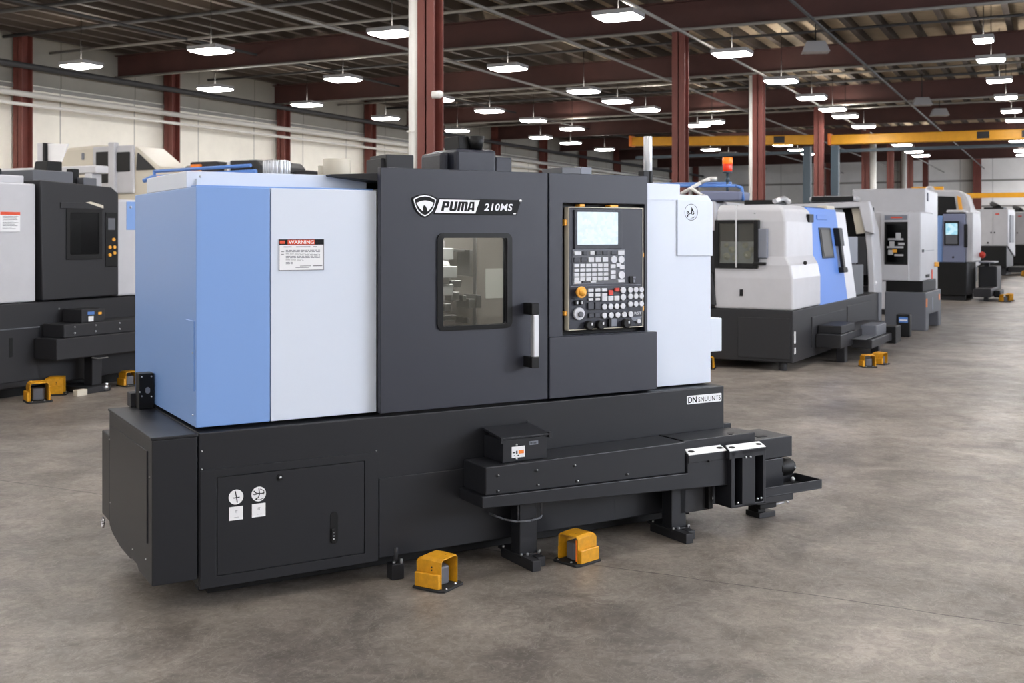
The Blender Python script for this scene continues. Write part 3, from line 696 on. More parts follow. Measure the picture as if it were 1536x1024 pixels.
while x < XR:
    MB().box(x-.035, x+.035, YB, YF, 6.62, 6.855).box(x-.07, x+.07, YB, YF, 6.612, 6.625).build('purlin', M['purlin'], ce)
    x += .7
for z, d in ((5.1, .12), (3.4, .1)):
    n += 1; o = struct(MB().box(XL, XR, YF-.12, YF-.001, z, z+d).build('trim_%d' % n, M['conduit']))
for z in (5.32, 3.0):
    n += 1; struct(MB().box(XL+.001, XL+.1, YB, YF, z, z+.09).build('trim_%d' % n, M['conduit']))

ORD = ['nearest', 'second', 'third', 'fourth', 'fifth', 'sixth', 'seventh', 'eighth', 'ninth', 'tenth', 'eleventh', 'twelfth', 'thirteenth', 'fourteenth', 'fifteenth']
# roof beams on the column lines
BY = [(12.5, 'nearest'), (23.2, 'first visible'), (30.2, 'second'), (38.7, 'third'), (46.2, 'fourth'), (54.2, 'fifth'), (62.2, 'sixth'), (70.2, 'seventh')]
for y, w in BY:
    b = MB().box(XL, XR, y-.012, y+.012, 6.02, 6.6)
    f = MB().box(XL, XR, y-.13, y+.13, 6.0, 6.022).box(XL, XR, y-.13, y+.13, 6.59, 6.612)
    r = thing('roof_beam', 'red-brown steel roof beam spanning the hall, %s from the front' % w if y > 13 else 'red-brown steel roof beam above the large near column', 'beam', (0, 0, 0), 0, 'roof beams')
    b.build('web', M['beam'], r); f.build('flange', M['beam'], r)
def column(xc, yc, label, w=.29, mm='column', top=6.0, pipe=False):
    r = thing('steel_column', label, 'column', (xc, yc, 0), 0, 'steel columns')
    h = w/2
    MB().box(-.012, .012, -h, h, 0, top).build('web', M[mm], r)
    MB().box(-h, h, -h, -h+.02, 0, top).build('flange', M[mm], r)
    MB().box(-h, h, h-.02, h, 0, top).build('flange', M[mm], r)
    MB().box(-h-.002, h+.002, -h-.03, h+.03, 0, .02).build('foot_plate', M['dark'], r)
    return r
column(-7.38, 12.5, 'large red-brown steel column behind the foreground lathe, beside a white pipe', .25)
pp = thing('downpipe', 'tall white pipe running up the left side of the large near column', 'pipe', (-7.592, 12.45, 0))
MB().cyl((0, 0, 0), (0, 0, 6.0), .078, 24).build('tube', M['pipe'], pp)
MB().tube([(-.06, -.09, 2.9), (.06, -.09, 2.9)], .012, 8).build('clamp', M['pipe'], pp)
ba = thing('wall_fitting', 'small white round fitting on the side of the large near column', 'fitting', (-7.235, 12.34, 3.35))
MB().cyl((0, -.02, 0), (.1, -.02, 0), .05, 16).ball((.1, -.02, 0), .05).build('body', M['pipe'], ba)
for x, y, l in ((-7.4, 23.2, 'red-brown column rising right of the silver signal mast'), (-7.4, 30.2, 'second red-brown column in the row right of the signal mast'),
                (-7.4, 38.65, 'red-brown column between two dark posts under the yellow crane'), (-7.0, 46.2, 'red-brown column just behind the yellow crane girder'),
                (-7.1, 54.2, 'far red-brown column, second beyond the yellow crane'), (-7.15, 62.2, 'far red-brown column, third beyond the yellow crane'), (-7.2, 70.2, 'farthest red-brown column of the middle row')):
    column(x, y, l)
for k, y in enumerate((8.0, 14.5, 19.8, 25.1, 30.4, 35.7, 41.0, 46.3, 51.6, 56.9, 62.2, 67.5, 72.8, 78.1)):
    lab = {25.1: 'red-brown wall column at far left, left of the other wall columns', 30.4: 'red-brown wall column above the ribbed canister'}.get(y, 'red-brown column against the left wall, %s along the wall' % ORD[k])
    column(XL+.25, y, lab, .33, 'column', 6.84)
for k, x in enumerate((-14.5, -9.5, -4.94, 0.5)):
    column(x, YF-.3, ['column on the far wall left of the middle row', 'column on the far wall behind the middle row', 'brown column on the far wall right of the white machines', 'column on the far wall at its right'][k], .5, 'column', 6.84)
for x, l in ((-8.75, 'dark teal crane post left of a red-brown column'), (-7.7, 'dark teal crane post right of a red-brown column')):
    r = thing('crane_post', l, 'post', (x, 43.4, 0)); MB().box(-.14, .14, -.14, .14, 0, 4.95).build('shaft', M['teal'], r); MB().box(-.25, .25, -.25, .25, 0, .03).build('foot_plate', M['teal'], r)
for x0, x1, za, zb, l in ((-16.1, -8.45, 5.28, 5.06, 'yellow overhead crane girder, left span'), (-7.95, 4.5, 5.04, 4.94, 'yellow overhead crane girder, right span')):
    r = thing('crane_girder', l, 'crane', (0, 44, 0))
    MB().hexa([(x0, -.2, za), (x1, -.2, zb), (x1, .2, zb), (x0, .2, za)], [(x0, -.2, za+.36), (x1, -.2, zb+.37), (x1, .2, zb+.37), (x0, .2, za+.36)]).build('girder', M['crane_yellow'], r, .02)
    MB().box(x0-.1, x0+.02, -.26, .26, za-.03, za+.42).build('end_truck', M['orange'], r, .02)
    MB().box(x1-.02, x1+.1, -.26, .26, zb-.03, zb+.42).build('end_truck', M['orange'], r, .02)
    for f in ((.78,) if x0 < -10 else (.42, .54, .62)):
        xm = x0+(x1-x0)*f; zm = za+(zb-za)*f
        MB().box(xm, xm+.42, -.235, -.2, zm+.06, zm+.32).build('girder_box', M['dark'], r, .01)
    MB().box(min(x0, x1), max(x0, x1), .3, .36, 4.75, 4.87).build('runway_rail', M['teal'], r)
r = thing('crane_gantry', 'low yellow gantry rail near the far wall', 'crane', (0, 62, 0))
MB().box(-7.0, 3, -.1, .1, 3.45, 3.7).build('rail', M['crane_yellow'], r); MB().box(-6.1, -5.9, -.1, .1, 0, 3.45).build('post', M['crane_yellow'], r); MB().box(2.6, 2.8, -.1, .1, 0, 3.45).build('post', M['crane_yellow'], r)

# pipes on the left wall and under the roof
def pipe(name, pts, r, m, label, cat='pipe'):
    tag(MB().tube(pts, r, 10).build(name, M[m]), label, cat)
pipe('wall_pipe', [(XL+.45, YB+.1, 5.12), (XL+.45, 27, 5.12), (XL+.45, 55, 5.2), (XL+.45, YF-.5, 5.2)], .075, 'pipe', 'thick white pipe running along the left wall')
pipe('wall_pipe', [(XL+.42, YB+.1, 4.86), (XL+.42, YF-.5, 4.86)], .045, 'pipe', 'thin white pipe below the thick pipe on the left wall')
pipe('wall_conduit', [(XL+.4, YB+.1, 5.85), (XL+.4, YF-.5, 5.85)], .08, 'darkpipe', 'dark pipe high on the left wall')
for x, z, m, l in ((-19.0, 6.3, 'darkpipe', 'dark roof pipe along the hall nearest the left wall'), (-13.6, 5.86, 'conduit', 'grey roof pipe along the hall, third bay from the left wall'), (-9.9, 5.9, 'conduit', 'grey roof pipe along the hall left of the column row'),
                   (-7.0, 5.75, 'conduit', 'grey conduit along the hall beside the column tops'), (-4.5, 5.93, 'darkpipe', 'dark roof pipe along the hall right of the column row')):
    pipe('roof_pipe', [(x, YB+.2, z), (x, YF-.3, z)], .035, m, l)
for y, z, m, l in ((20.6, 6.3, 'conduit', 'thin pale pipe crossing the hall in front of the first visible beam'), (26.6, 6.35, 'darkpipe', 'dark pipe crossing the hall between the first two visible beams'), (22.9, 5.95, 'conduit', 'pale conduit under the first visible roof beam'),
                   (33.5, 6.3, 'conduit', 'pale pipe crossing the hall behind the second beam'), (29.9, 5.94, 'conduit', 'pale conduit under the second roof beam'), (38.3, 5.93, 'conduit', 'pale conduit under the third roof beam'), (42, 6.2, 'conduit', 'pale pipe crossing the hall above the yellow crane')):
    pipe('cross_pipe', [(XL+.3, y, z), (XR-.3, y, z)], .035, m, l)

for k, (y, z, m) in enumerate(((17.2, 6.564, 'darkpipe'), (19.4, 6.564, 'darkpipe'), (21.8, 6.581, 'conduit'), (25.1, 6.564, 'darkpipe'), (26.2, 6.581, 'conduit'), (32.3, 6.564, 'darkpipe'), (35.4, 6.581, 'conduit'), (37.2, 6.564, 'darkpipe'), (49.8, 6.581, 'conduit'))):
    pipe('brace_pipe', [(XL+.03, y, z), (XR, y, z)], .028 if m == 'conduit' else .045, m, '%s brace pipe crossing under the roof deck, %s from the front' % ({'darkpipe': 'dark', 'conduit': 'grey'}[m], ORD[k] if k else 'first'))
pipe('column_conduit', [(-7.59, 30.05, .02), (-7.59, 30.05, 5.9)], .045, 'pipe', 'white conduit running up the left side of the second column in the row')
pipe('downpipe', [(-8.75, 60, .02), (-8.75, 60, 6.5)], .2, 'pipe', 'tall white pipe far back, between two far red-brown columns')
pipe('downpipe', [(-7.9, 66, .02), (-7.9, 66, 6.5)], .16, 'pipe', 'tall pale pipe far back, left of the farthest columns')
# high-bay lamps
def lamp(x, y, label, w=.8, d=.62, group='high-bay lamps'):
    r = thing('high_bay_lamp', label, 'lamp', (x, y, 5.5), 0, group)
    MB().box(-w/2, w/2, -d/2, d/2, .012, .10).build('housing', M['lamp_body'], r, .006)
    a, c = w/2-.02, d/2-.02
    MB().hexa([(-a+.04, -c+.04, -.022), (a-.04, -c+.04, -.022), (a-.04, c-.04, -.022), (-a+.04, c-.04, -.022)], [(-a, -c, .013), (a, -c, .013), (a, c, .013), (-a, c, .013)]).build('lens', M['lens'], r)
    MB().box(-a*.5, a*.5, -c*.5, c*.5, .10, .11).build('uplight', M['uplight'], r)  # glowing plate added on the housing to brighten the roof
    MB().cyl((0, 0, .11), (0, 0, 1.36), .008, 8).build('drop_rod', M['black'], r)
    return r
rows = [(-20.6, 'over the left wall', (18.8, 23.4, 27.5, 31.9, 36.9)), (-16.4, 'in the second row from the left wall', (18.5, 23.4, 28.2, 31.5, 34.8, 38.2)),
        (-19.0, 'in the far part beside the left wall', (41.0, 44.1, 48.1)),
        (-11.8, 'in the third row from the left wall', (18.5, 23.6, 28.3, 30.9, 33.4, 39.0)), (-7.2, 'beside the first visible beam over the lathe control', (18.9,)), (-6.45, 'along the right of the column row', (23.9, 28.7, 32.6, 35.9, 38.2, 42.1)),
        (-11.0, 'in the far third row under the crane', (38.1, 49.2, 52.3, 55.2)), (-14.6, 'far behind, left of the yellow crane', (50.4, 53.5)), (-6.25, 'beyond the crane right of the columns', (51.5, 55.9, 58.9)),
        (-1.4, 'in the rightmost row over the aisle', (27.3, 31.1, 35.0, 39.0, 42.3)), (-1.65, 'in the rightmost row beyond the crane', (51.5, 53.6, 57.3, 60.6))]
for x, w, ys in rows:
    for k, y in enumerate(ys):
        lab = ('lit high-bay lamp %s' % w) if len(ys) == 1 else 'lit high-bay lamp %s, %s to the camera' % (w, ORD[k] if k == 0 else ORD[k]+' closest')
        s = .62 if x > -2 else .8
        lamp(x, y, lab, s, s*.78)
lamp(-1.4, 24.5, 'small lit lamp at top right, closest in the aisle row', .4, .5)
for y in (5.0, 8.5, 12.0, 15.5): lamp(-21.6, y, 'lit high-bay lamp out of the frame by the near left wall', group='lamps by the near left wall')  # wall-washing lamps added out of view to brighten the left wall
for x in (-20.5, -16.3, -11.7, -6.8, -1.4, 4.0, 9.0):
    for y in (-5.0, 0.2, 5.2, 10.2) + ((13.8,) if x > -14 else ()):
        lamp(x, y, 'lit high-bay lamp out of the frame above the near hall', group='lamps above the near hall')
for x in (-.8, 3, 7, 11):  # unseen lamps put in to lift the dark far wall
    for y in (64.5, 68.5, 73.5, 77.0): lamp(x, y, 'lit high-bay lamp out of the frame at the far right of the hall', group='lamps at the far right')
for x, y, l in ((-4.9, 25.2, 'unlit white projector fitting under the roof, left of the other two'), (-3.9, 37.0, 'unlit white lamp fitting under the roof at right'), (-3.7, 40.5, 'unlit white lamp fitting under the roof, the farther one')):
    r = thing('unlit_lamp', l, 'lamp', (x, y, 5.62), .3); MB().hexa([(-.3, -.2, 0), (.3, -.2, 0), (.3, .2, 0), (-.3, .2, 0)], [(-.2, -.12, .25), (.2, -.12, .25), (.2, .12, .25), (-.2, .12, .25)]).build('shade', M['lamp_body'], r, .01)
    MB().cyl((0, 0, .25), (0, 0, 1.24), .015, 8).build('drop_rod', M['black'], r)

# ------------------------------------------------------------------ the machines behind
def Pm(R): return lambda n, mb, m, bev=.01, label=None, par=None: mb.build(n, M[m], par or R, bev, label)

# second machine: white lathe with a blue door, right of the foreground lathe (x runs away from the camera, y to the left)
def blue_door_lathe():
    R = thing('cnc_lathe', 'white CNC lathe with blue sliding door, right behind the foreground lathe', 'lathe', (-2.70, 12.60, 0), math.radians(86.4))
    P = Pm(R)
    b = P('base', MB().box(0, 4.66, 0, 1.35, .1, .69), 'dark', .012)
    P('base_step', MB().box(.78, 2.5, -.012, .01, .21, .57), 'dark', .006); P('base_step', MB().box(2.56, 4.0, -.012, .01, .15, .6), 'dark', .006)
    P('end_panel', MB().box(-.012, .01, .03, .64, .14, .6), 'dark', .006)
    P('end_cap', MB().box(4.5, 4.68, -.02, 1.3, .06, .69), 'midgrey', .01)
    # white body: silhouettes lofted from bottom to top, seen on the end face as (y, z)
    secs = [(.69, 0., 0.), (1.05, 0., 0.0), (1.2, .012, .03), (1.3, .05, .09), (1.7, .07, .10), (1.84, .10, .14), (1.9, .2, .22)]
    vs = []; fs = []
    for z, dx, dy in secs: vs += [(dx, dy, z), (1.22, dy, z), (1.22, .93, z), (dx, .93, z)]
    for k in range(len(secs)-1):
        o = 4*k; fs += [(o+i, o+(i+1) % 4, o+4+(i+1) % 4, o+4+i) for i in range(4)]
    m = len(vs)-4; fs += [(3, 2, 1, 0), (m, m+1, m+2, m+3)]
    body = P('body', MB().poly(vs, fs), 'offwhite', .025)
    P('body_seam', MB().box(.19, 1.0, .70, .72, 1.7, 1.902), 'midgrey', .002)
    fr = MB()
    for y0, y1, z0, z1 in ((.40, .45, 1.16, 1.72), (.87, .92, 1.16, 1.72), (.45, .87, 1.16, 1.22), (.45, .87, 1.68, 1.72)): fr.box(-.02, .08, y0, y1, z0, z1)
    wf = P('end_window_frame', fr, 'black', .008)
    P('end_cavity', MB().box(.066, .08, .45, .87, 1.22, 1.68), 'midgrey', 0, par=wf)
    P('end_pane', MB().box(.0, .006, .45, .87, 1.22, 1.68), 'pane', 0, par=wf)
    P('window_bar', MB().box(-.03, -.018, .645, .665, 1.17, 1.9), 'alum', .003, par=wf)
    for y, z, r in ((.8, 1.29, .05), (.74, 1.37, .045), (.55, 1.31, .055), (.58, 1.42, .04), (.5, 1.37, .035), (.70, 1.27, .045), (.81, 1.42, .03)): P('window_tool', MB().cyl((.055, y, z), (.03, y-.03, z+.02), r, 10, r*.7), 'cream', .01, par=wf)
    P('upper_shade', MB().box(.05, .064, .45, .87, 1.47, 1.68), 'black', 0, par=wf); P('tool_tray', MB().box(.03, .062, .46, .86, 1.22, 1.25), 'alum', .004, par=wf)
    P('window_hood', MB().box(.0, .06, .30, .42, 1.28, 1.62), 'grey', .01); P('window_handle', MB().box(-.03, .07, .31, .46, 1.2, 1.235), 'black', .008)
    P('indicator', MB().box(.18, .21, .62, .66, 1.855, 1.885), 'red', .004); P('indicator', MB().box(.18, .21, .54, .58, 1.855, 1.885), 'amber', .004)
    P('body_latch', MB().box(-.01, .0, .58, .62, .84, .92), 'black', .004); P('body_bolt', MB().ball((.5, -.003, 1.22), .025, 10), 'black', 0); P('body_bolt', MB().ball((.09, .47, 1.8), .012, 8), 'steel', 0)
    P('side_plate', MB().box(1.0, 1.2, .08, .12, 1.7, 1.8), 'black', .004)
    # operator pod at left
    P('operator_pod', MB().hexa([(-.05, .9, .72), (.4, .9, .72), (.4, 1.2, .72), (-.05, 1.2, .72)], [(.0, .95, 1.1), (.4, .95, 1.1), (.4, 1.25, 1.1), (.0, 1.25, 1.1)]), 'dark', .02)
    for z, mm in ((1.03, 'tube_blue'), (.97, 'tube_blue'), (.9, 'orange')): P('pod_button', MB().box(-.05, 0., 1.0, 1.05, z-.015, z+.015), mm, .004)
    P('left_guard', MB().box(.1, 1.2, .93, 1.3, 1.1, 1.6), 'dark', .01)
    # blue door, leaning back at the top
    def lean(x0, x1, z0, z1, t0, t1):
        """slab on the leaning side face"""
        f = lambda z: (z-.63)*.135
        return MB().hexa([(x0, f(z0)-t1, z0), (x1, f(z0)-t1, z0), (x1, f(z0)-t0, z0), (x0, f(z0)-t0, z0)], [(x0, f(z1)-t1, z1), (x1, f(z1)-t1, z1), (x1, f(z1)-t0, z1), (x0, f(z1)-t0, z1)])
    d = P('sliding_door', lean(1.2, 2.66, .62, 1.89, -.06, .0), 'door_blue', .015, 'mid blue sliding door')
    P('door_window', lean(1.62, 2.2, 1.25, 1.64, .0, .012), 'black', .006, par=d); P('window_pane', lean(1.68, 2.14, 1.28, 1.61, .012, .016), 'tint', 0, par=d)
    P('door_lip', lean(1.6, 2.1, 1.74, 1.80, .0, .01), 'door_blue', .005, par=d)
    P('handle', lean(2.38, 2.5, 1.06, 1.64, .03, .07), 'black', .012, par=d); P('handle', lean(2.36, 2.56, 1.4, 1.64, .0, .08), 'black', .012, par=d); P('handle', lean(2.36, 2.6, 1.05, 1.12, .0, .07), 'black', .012, par=d)
    P('door_jamb', lean(2.66, 3.2, .64, 1.86, -.08, -.01), 'offwhite', .01)
    P('door_cap', MB().box(2.2, 2.6, .17, .3, 1.88, 1.93), 'cream', .008)
    # open bay and inside parts
    P('bay_back', MB().box(1.22, 4.5, .8, .9, .69, 1.9), 'dark', .01); P('bay_top', MB().box(1.22, 3.2, .2, .9, 1.82, 1.9), 'dark', .01)
    P('bay_cabinet', MB().box(3.4, 4.1, .12, .6, .69, 1.12), 'midgrey', .01); P('bay_sheet', MB().box(3.5, 4.1, .2, .26, 1.14, 1.52), 'grey', .006)
    P('roof_box', MB().box(.4, .8, .3, .7, 1.9, 1.96).cyl((.9, .4, 1.9), (.9, .4, 1.98), .06, 14), 'black', .01)
    P('roof_hose', MB().tube([(.3, .3, 1.94), (.5, .25, 1.98), (.9, .3, 1.95)], .03, 8), 'alum', 0)
    t = P('base_text', MB().box(-.004, 0, .26, .40, .24, .3), 'printgrey', 0)
    P('base_decal', MB().box(.05, .1, -.004, 0, .32, .45).box(.05, .1, -.004, 0, .2, .27), 'sheet', 0)
    for x, y in ((.12, .15), (.12, 1.2), (2.4, .3), (4.5, .2)): P('levelling_foot', MB().cyl((x, y, 0), (x, y, .1), .05, 12), 'dark', .004)
    return R
blue_door_lathe()
r = thing('chip_conveyor', 'black chip conveyor end sticking out beside the white lathe with the blue door', 'conveyor', (-2.70, 12.60, 0), math.radians(86.4)); P = Pm(r)
P('trough', MB().box(.9, 3.4, -.32, -.02, .2, .36), 'dark', .01); P('hood', MB().box(1.0, 1.7, -.3, -.02, .36, .46), 'dark', .01); P('tail_tray', MB().box(1.5, 3.0, -.55, -.3, .16, .26), 'dark', .01); P('tail_end', MB().box(2.0, 2.6, -.5, -.3, .26, .4), 'midgrey', .01)
P('tail_plate', MB().box(2.7, 3.05, -.6, -.36, .12, .34), 'black', .01); P('leg', MB().box(1.25, 1.4, -.28, -.18, 0, .2), 'dark', .006); P('leg', MB().box(2.5, 2.6, -.42, -.32, 0, .16), 'dark', .006); P('trough_sheet', MB().box(1.4, 2.0, -.5, -.33, .27, .275), 'steel', 0)
foot_pedal((-2.02, 13.50, 0), math.radians(30), 'yellow foot pedal under the conveyor end of the blue-door lathe, the front one', s=1.05)
foot_pedal((-1.93, 13.85, 0), math.radians(75), 'yellow foot pedal under the conveyor end of the blue-door lathe, the rear one', s=1.05)
foot_pedal((-3.66, 12.52, 0), math.radians(10), 'yellow foot pedal half hidden at the right edge of the foreground lathe')

# third machine: white frame round a wide dark opening
def open_bay_machine():
    R = thing('machining_center', 'white machining center with a wide dark open bay, behind the blue-door lathe', 'machine', (-2.55, 17.55, 0), math.radians(88)); P = Pm(R)
    W = 1.3
    P('base', MB().box(.05, .65, -.0, W, .0, .42), 'black', .02)
    P('side_body', MB().prism([(-.02, .38), (-.02, .9), (.0, 1.3), (.03, 1.62), (.12, 2.0), (.17, 2.06), (.27, 2.04), (.2, 1.98), (.13, 1.62), (.1, 1.3), (.08, .9), (.08, .38)], 'x', .02, .65), 'offwhite', .02)
    P('bay_frame', MB().prism([(.05, 2.06), (1.3, 2.03), (1.38, 1.95), (1.38, 1.8), (1.28, 1.93), (.2, 1.97), (.12, 1.6), (-.03, 1.55), (.0, 1.75)], 'x', -.06, .1), 'offwhite', .02)
    P('bay', MB().box(.6, .65, .1, W, .42, 1.98), 'black', .01); P('bay_roof', MB().box(.05, .65, .2, W, 1.96, 2.05), 'dark', .01)
    P('left_body', MB().box(.05, .65, W-.08, W, .42, 2.0), 'offwhite', .02); P('bay_sill', MB().box(.2, .6, .1, W, .42, .75), 'dark', .01)
    P('bay_panel', MB().box(.3, .36, .32, .62, .95, 1.5), 'grey', .01); P('bay_panel', MB().box(.36, .5, .16, .3, .92, 1.52), 'midgrey', .01); P('bay_panel', MB().box(.3, .4, .66, .78, .95, 1.45), 'sheet', .01)
    P('side_lamp', MB().hexa([(.06, .1, 1.58), (.1, .1, 1.58), (.1, .26, 1.56), (.06, .26, 1.56)], [(.06, .2, 2.0), (.1, .2, 2.0), (.1, .34, 1.98), (.06, .34, 1.98)]), 'cream', .004)
    P('roof_cover', MB().box(.3, .65, .3, 1.05, 2.06, 2.16), 'offwhite', .05)
    P('roof_window', MB().box(.28, .3, .35, 1.0, 2.08, 2.15), 'black', .004)
    for z in (.82, 1.0): P('side_latch', MB().ball((.06, -.02 if z < .9 else .06, z), .03, 10), 'sheet', 0)
open_bay_machine()
r = thing('floor_unit', 'small black floor unit with a blue label, between two white machines', 'unit', (-2.13, 17.75, 0)); P = Pm(r)
P('body', MB().box(-.1, .1, -.1, .1, 0, .34), 'black', .015); P('label', MB().box(-.06, .07, -.104, -.1, .22, .3), 'tube_blue', 0); P('label_strip', MB().box(-.05, .06, -.106, -.104, .245, .265), 'sheet', 0)

# fourth machine: white mill on a dark pedestal
def pedestal_mill():
    R = thing('vertical_mill', 'white vertical mill with a tall window on a dark notched pedestal', 'mill', (-1.93, 18.88, 0), math.radians(86)); P = Pm(R)
    P('pedestal', MB().prism([(0, 0), (.25, 0), (.3, .25), (1.15, .25), (1.2, 0), (1.42, 0), (1.42, .62), (0, .62)], 'y', 0, .64), 'midgrey', .015)
    P('neck', MB().box(.08, 1.3, .06, .64, .62, .80), 'black', .01)
    b = P('body', MB().prism([(.12, .78), (1.35, .74), (1.5, .78), (1.55, 1.25), (1.4, 1.32), (1.4, 1.8), (1.3, 1.92), (.12, 1.93)], 'y', .1, .82), 'offwhite', .02)
    f = P('front_panel', MB().box(.09, .14, .28, .72, .8, 1.9), 'offwhite', .008)
    P('window_frame', MB().box(.075, .1, .295, .66, 1.06, 1.76), 'black', .006, par=f); P('window_pane', MB().box(.068, .076, .33, .625, 1.1, 1.72), 'pane_dark', 0, par=f)
    tl = MB()
    for y0, y1, z0, z1 in ((.36, .6, 1.46, 1.49), (.36, .62, 1.33, 1.36), (.4, .48, 1.49, 1.58), (.5, .58, 1.36, 1.44), (.36, .5, 1.2, 1.23), (.52, .6, 1.22, 1.3), (.34, .44, 1.38, 1.42)): tl.box(.0655, .0675, y0, y1, z0, z1)
    P('window_tools', tl, 'alum', 0, par=f); P('tool_pot', MB().box(.064, .067, .46, .53, 1.26, 1.31), 'amber', 0, par=f)
    P('name_strip', MB().box(.08, .09, .3, .66, 1.79, 1.87), 'grey', .003, par=f); P('name_print', MB().box(.078, .08, .38, .56, 1.82, 1.84), 'redprint', 0, par=f)
    P('panel_seam', MB().box(.2, 1.3, .094, .1, 1.28, 1.29), 'grey', 0); P('latch', MB().box(.25, .34, .085, .1, 1.26, 1.31), 'black', .004); P('vent', MB().box(.55, .85, .085, .1, .84, .89), 'black', .004); P('panel_knob', MB().ball((.12, .5, .88), .02, 8), 'dark', 0)
    P('side_tag', MB().box(1.1, 1.15, .09, .1, .8, .96), 'redprint', 0); P('pedestal_tag', MB().box(.02, .12, -.004, 0, .38, .52), 'orange', 0); P('pedestal_tag', MB().box(1.2, 1.3, -.004, 0, .44, .54), 'orange', 0); P('pedestal_tag', MB().box(.55, .65, -.004, 0, .3, .52), 'grey', 0)
    P('coolant_head', MB().cyl((1.42, .08, 1.0), (1.42, .08, 1.08), .05, 12), 'amber', .004)
pedestal_mill()
r = thing('equipment_box', 'big plain white box-shaped enclosure rising behind the pedestal mill', 'enclosure', (-3.3, 22.4, 0)); P = Pm(r)
P('enclosure', MB().box(-.35, 1.0, 0, 2.4, .1, 2.44), 'offwhite', .03); P('side_hinge', MB().box(1.0, 1.02, .3, .5, 2.2, 2.36), 'grey', .004); P('base', MB().box(-.3, .9, .1, 2.3, 0, .1), 'dark', 0)

def grey_mill():
    R = thing('drilling_center', 'blue-grey machine with a lit window on a black base, in the aisle row', 'machine', (-1.95, 27.9, 0), math.radians(86)); P = Pm(R)
    P('base', MB().box(0, 1.5, .0, .66, .12, .9), 'black', .02)
    for x in (.15, 1.3): P('foot', MB().box(x, x+.12, .05, .6, 0, .12), 'dark', .01)
    P('body', MB().prism([(.0, .9), (1.45, .9), (1.45, 1.95), (1.2, 2.06), (.05, 2.04)], 'y', .04, .54), 'bluegrey', .02); P('blue_side', MB().box(.05, 1.4, .54, .66, .9, 2.0), 'blue', .02)
    f = P('window_frame', MB().box(-.03, .01, .17, .5, 1.3, 1.87), 'black', .01); P('lit_window', MB().box(-.034, -.03, .2, .46, 1.55, 1.82), 'screen_far', 0, par=f); P('window_pane', MB().box(-.034, -.03, .2, .46, 1.33, 1.55), 'midgrey', 0, par=f)
    P('white_side', MB().prism([(.1, .9), (1.45, .9), (1.5, 1.8), (1.3, 2.08), (.1, 2.08)], 'y', -.12, .04), 'offwhite', .03); P('handle', MB().box(-.05, .0, -.02, .06, 1.25, 1.8), 'black', .02)
    P('knob', MB().ball((-.01, .3, 1.02), .025, 8), 'black', 0); P('roof_hood', MB().box(.3, .9, .1, .5, 2.05, 2.14), 'offwhite', .03); P('roof_motor', MB().box(.1, 1.2, .05, .6, 2.04, 2.08), 'black', .01)
    P('side_bin', MB().box(1.3, 2.1, -.5, -.08, .2, .78), 'dark', .02); P('bin_top', MB().box(1.2, 2.0, -.45, -.1, .86, .9), 'grey', .01); P('bin_post', MB().box(1.5, 1.6, -.3, -.2, .0, .9), 'dark', .0); P('valve', MB().ball((1.2, -.18, 1.06), .08, 10), 'red', 0)
grey_mill()
r = thing('chip_conveyor', 'small black conveyor end at the foot of the blue-grey machine', 'conveyor', (-1.70, 27.9, 0), math.radians(86)); P = Pm(r)
P('trough', MB().box(-.1, 1.15, -.28, .1, .1, .3), 'dark', .02); P('tail', MB().box(.4, 1.15, -.42, -.28, .08, .24), 'black', .02); P('leg', MB().box(.1, .2, -.2, -.1, 0, .1), 'dark', 0)
for k, (x, y, l) in enumerate(((-1.14, 27.95, 'tiny yellow foot pedal at the foot of the blue-grey machine, front'), (-1.05, 28.45, 'tiny yellow foot pedal at the foot of the blue-grey machine, rear'))): foot_pedal((x, y, 0), .6+k, l, s=1.25)

def white_cabinet_machine(loc, label, w=1.35, back=False):
    R = thing('machining_center', label, 'machine', loc, math.radians(86)); P = Pm(R)
    P('base', MB().box(0, 2.2, .25, w, .3, 1.12), 'black', .02); P('pedestal', MB().box(.2, 2.0, .3, w-.2, 0, .3), 'dark', .02)
    P('body', MB().prism([(0, 1.12), (2.2, .7), (2.4, .7), (2.4, 2.45), (2.2, 2.52), (0, 2.52)], 'y', .2, w), 'offwhite', .03)
    d = P('cabinet_door', MB().box(-.03, .01, .22, .72, 1.14, 2.5), 'offwhite', .01); P('door_knob', MB().box(-.05, -.03, .64, .69, 1.6, 1.66), 'black', .004, par=d); P('door_tag', MB().box(-.034, -.03, .5, .64, 2.3, 2.36), 'red', 0, par=d)
    d = P('cabinet_door', MB().box(-.03, .01, .73, w-.02, 1.14, 2.5), 'offwhite', .01); P('door_knob', MB().box(-.05, -.03, .76, .81, 1.6, 1.66), 'black', .004, par=d); P('door_lock', MB().ball((-.03, .9, 1.24), .04, 8), 'black', 0, par=d)
    P('side_window', MB().box(.5, 1.7, .17, .21, 1.25, 2.3), 'midgrey', .01); P('roof_gear', MB().box(.4, 1.4, .4, 1.1, 2.52, 2.6).cyl((.6, .6, 2.6), (1.2, .9, 2.75), .1, 10), 'black', .01)
    P('conveyor_end', MB().box(.4, 2.6, -.4, .25, .12, .32), 'dark', .02)
    return R
white_cabinet_machine((-1.55, 45.6, 0), 'white machine with two cabinet doors on a black base, far down the aisle')
foot_pedal((-1.15, 45.4, 0), .4, 'tiny yellow foot pedal beside the far white machine with two cabinet doors', s=1.5)
foot_pedal((-2.62, 45.3, 0), .4, 'tiny yellow foot pedal left of the far white machine with two cabinet doors', s=1.3)
white_cabinet_machine((-.95, 51.5, 0), 'white machine at the right edge of the photo, farthest in the aisle row')
r = thing('machining_center', 'white machine with a black upper front, seen over the blue-grey machine', 'machine', (-3.1, 33.5, 0)); P = Pm(r)
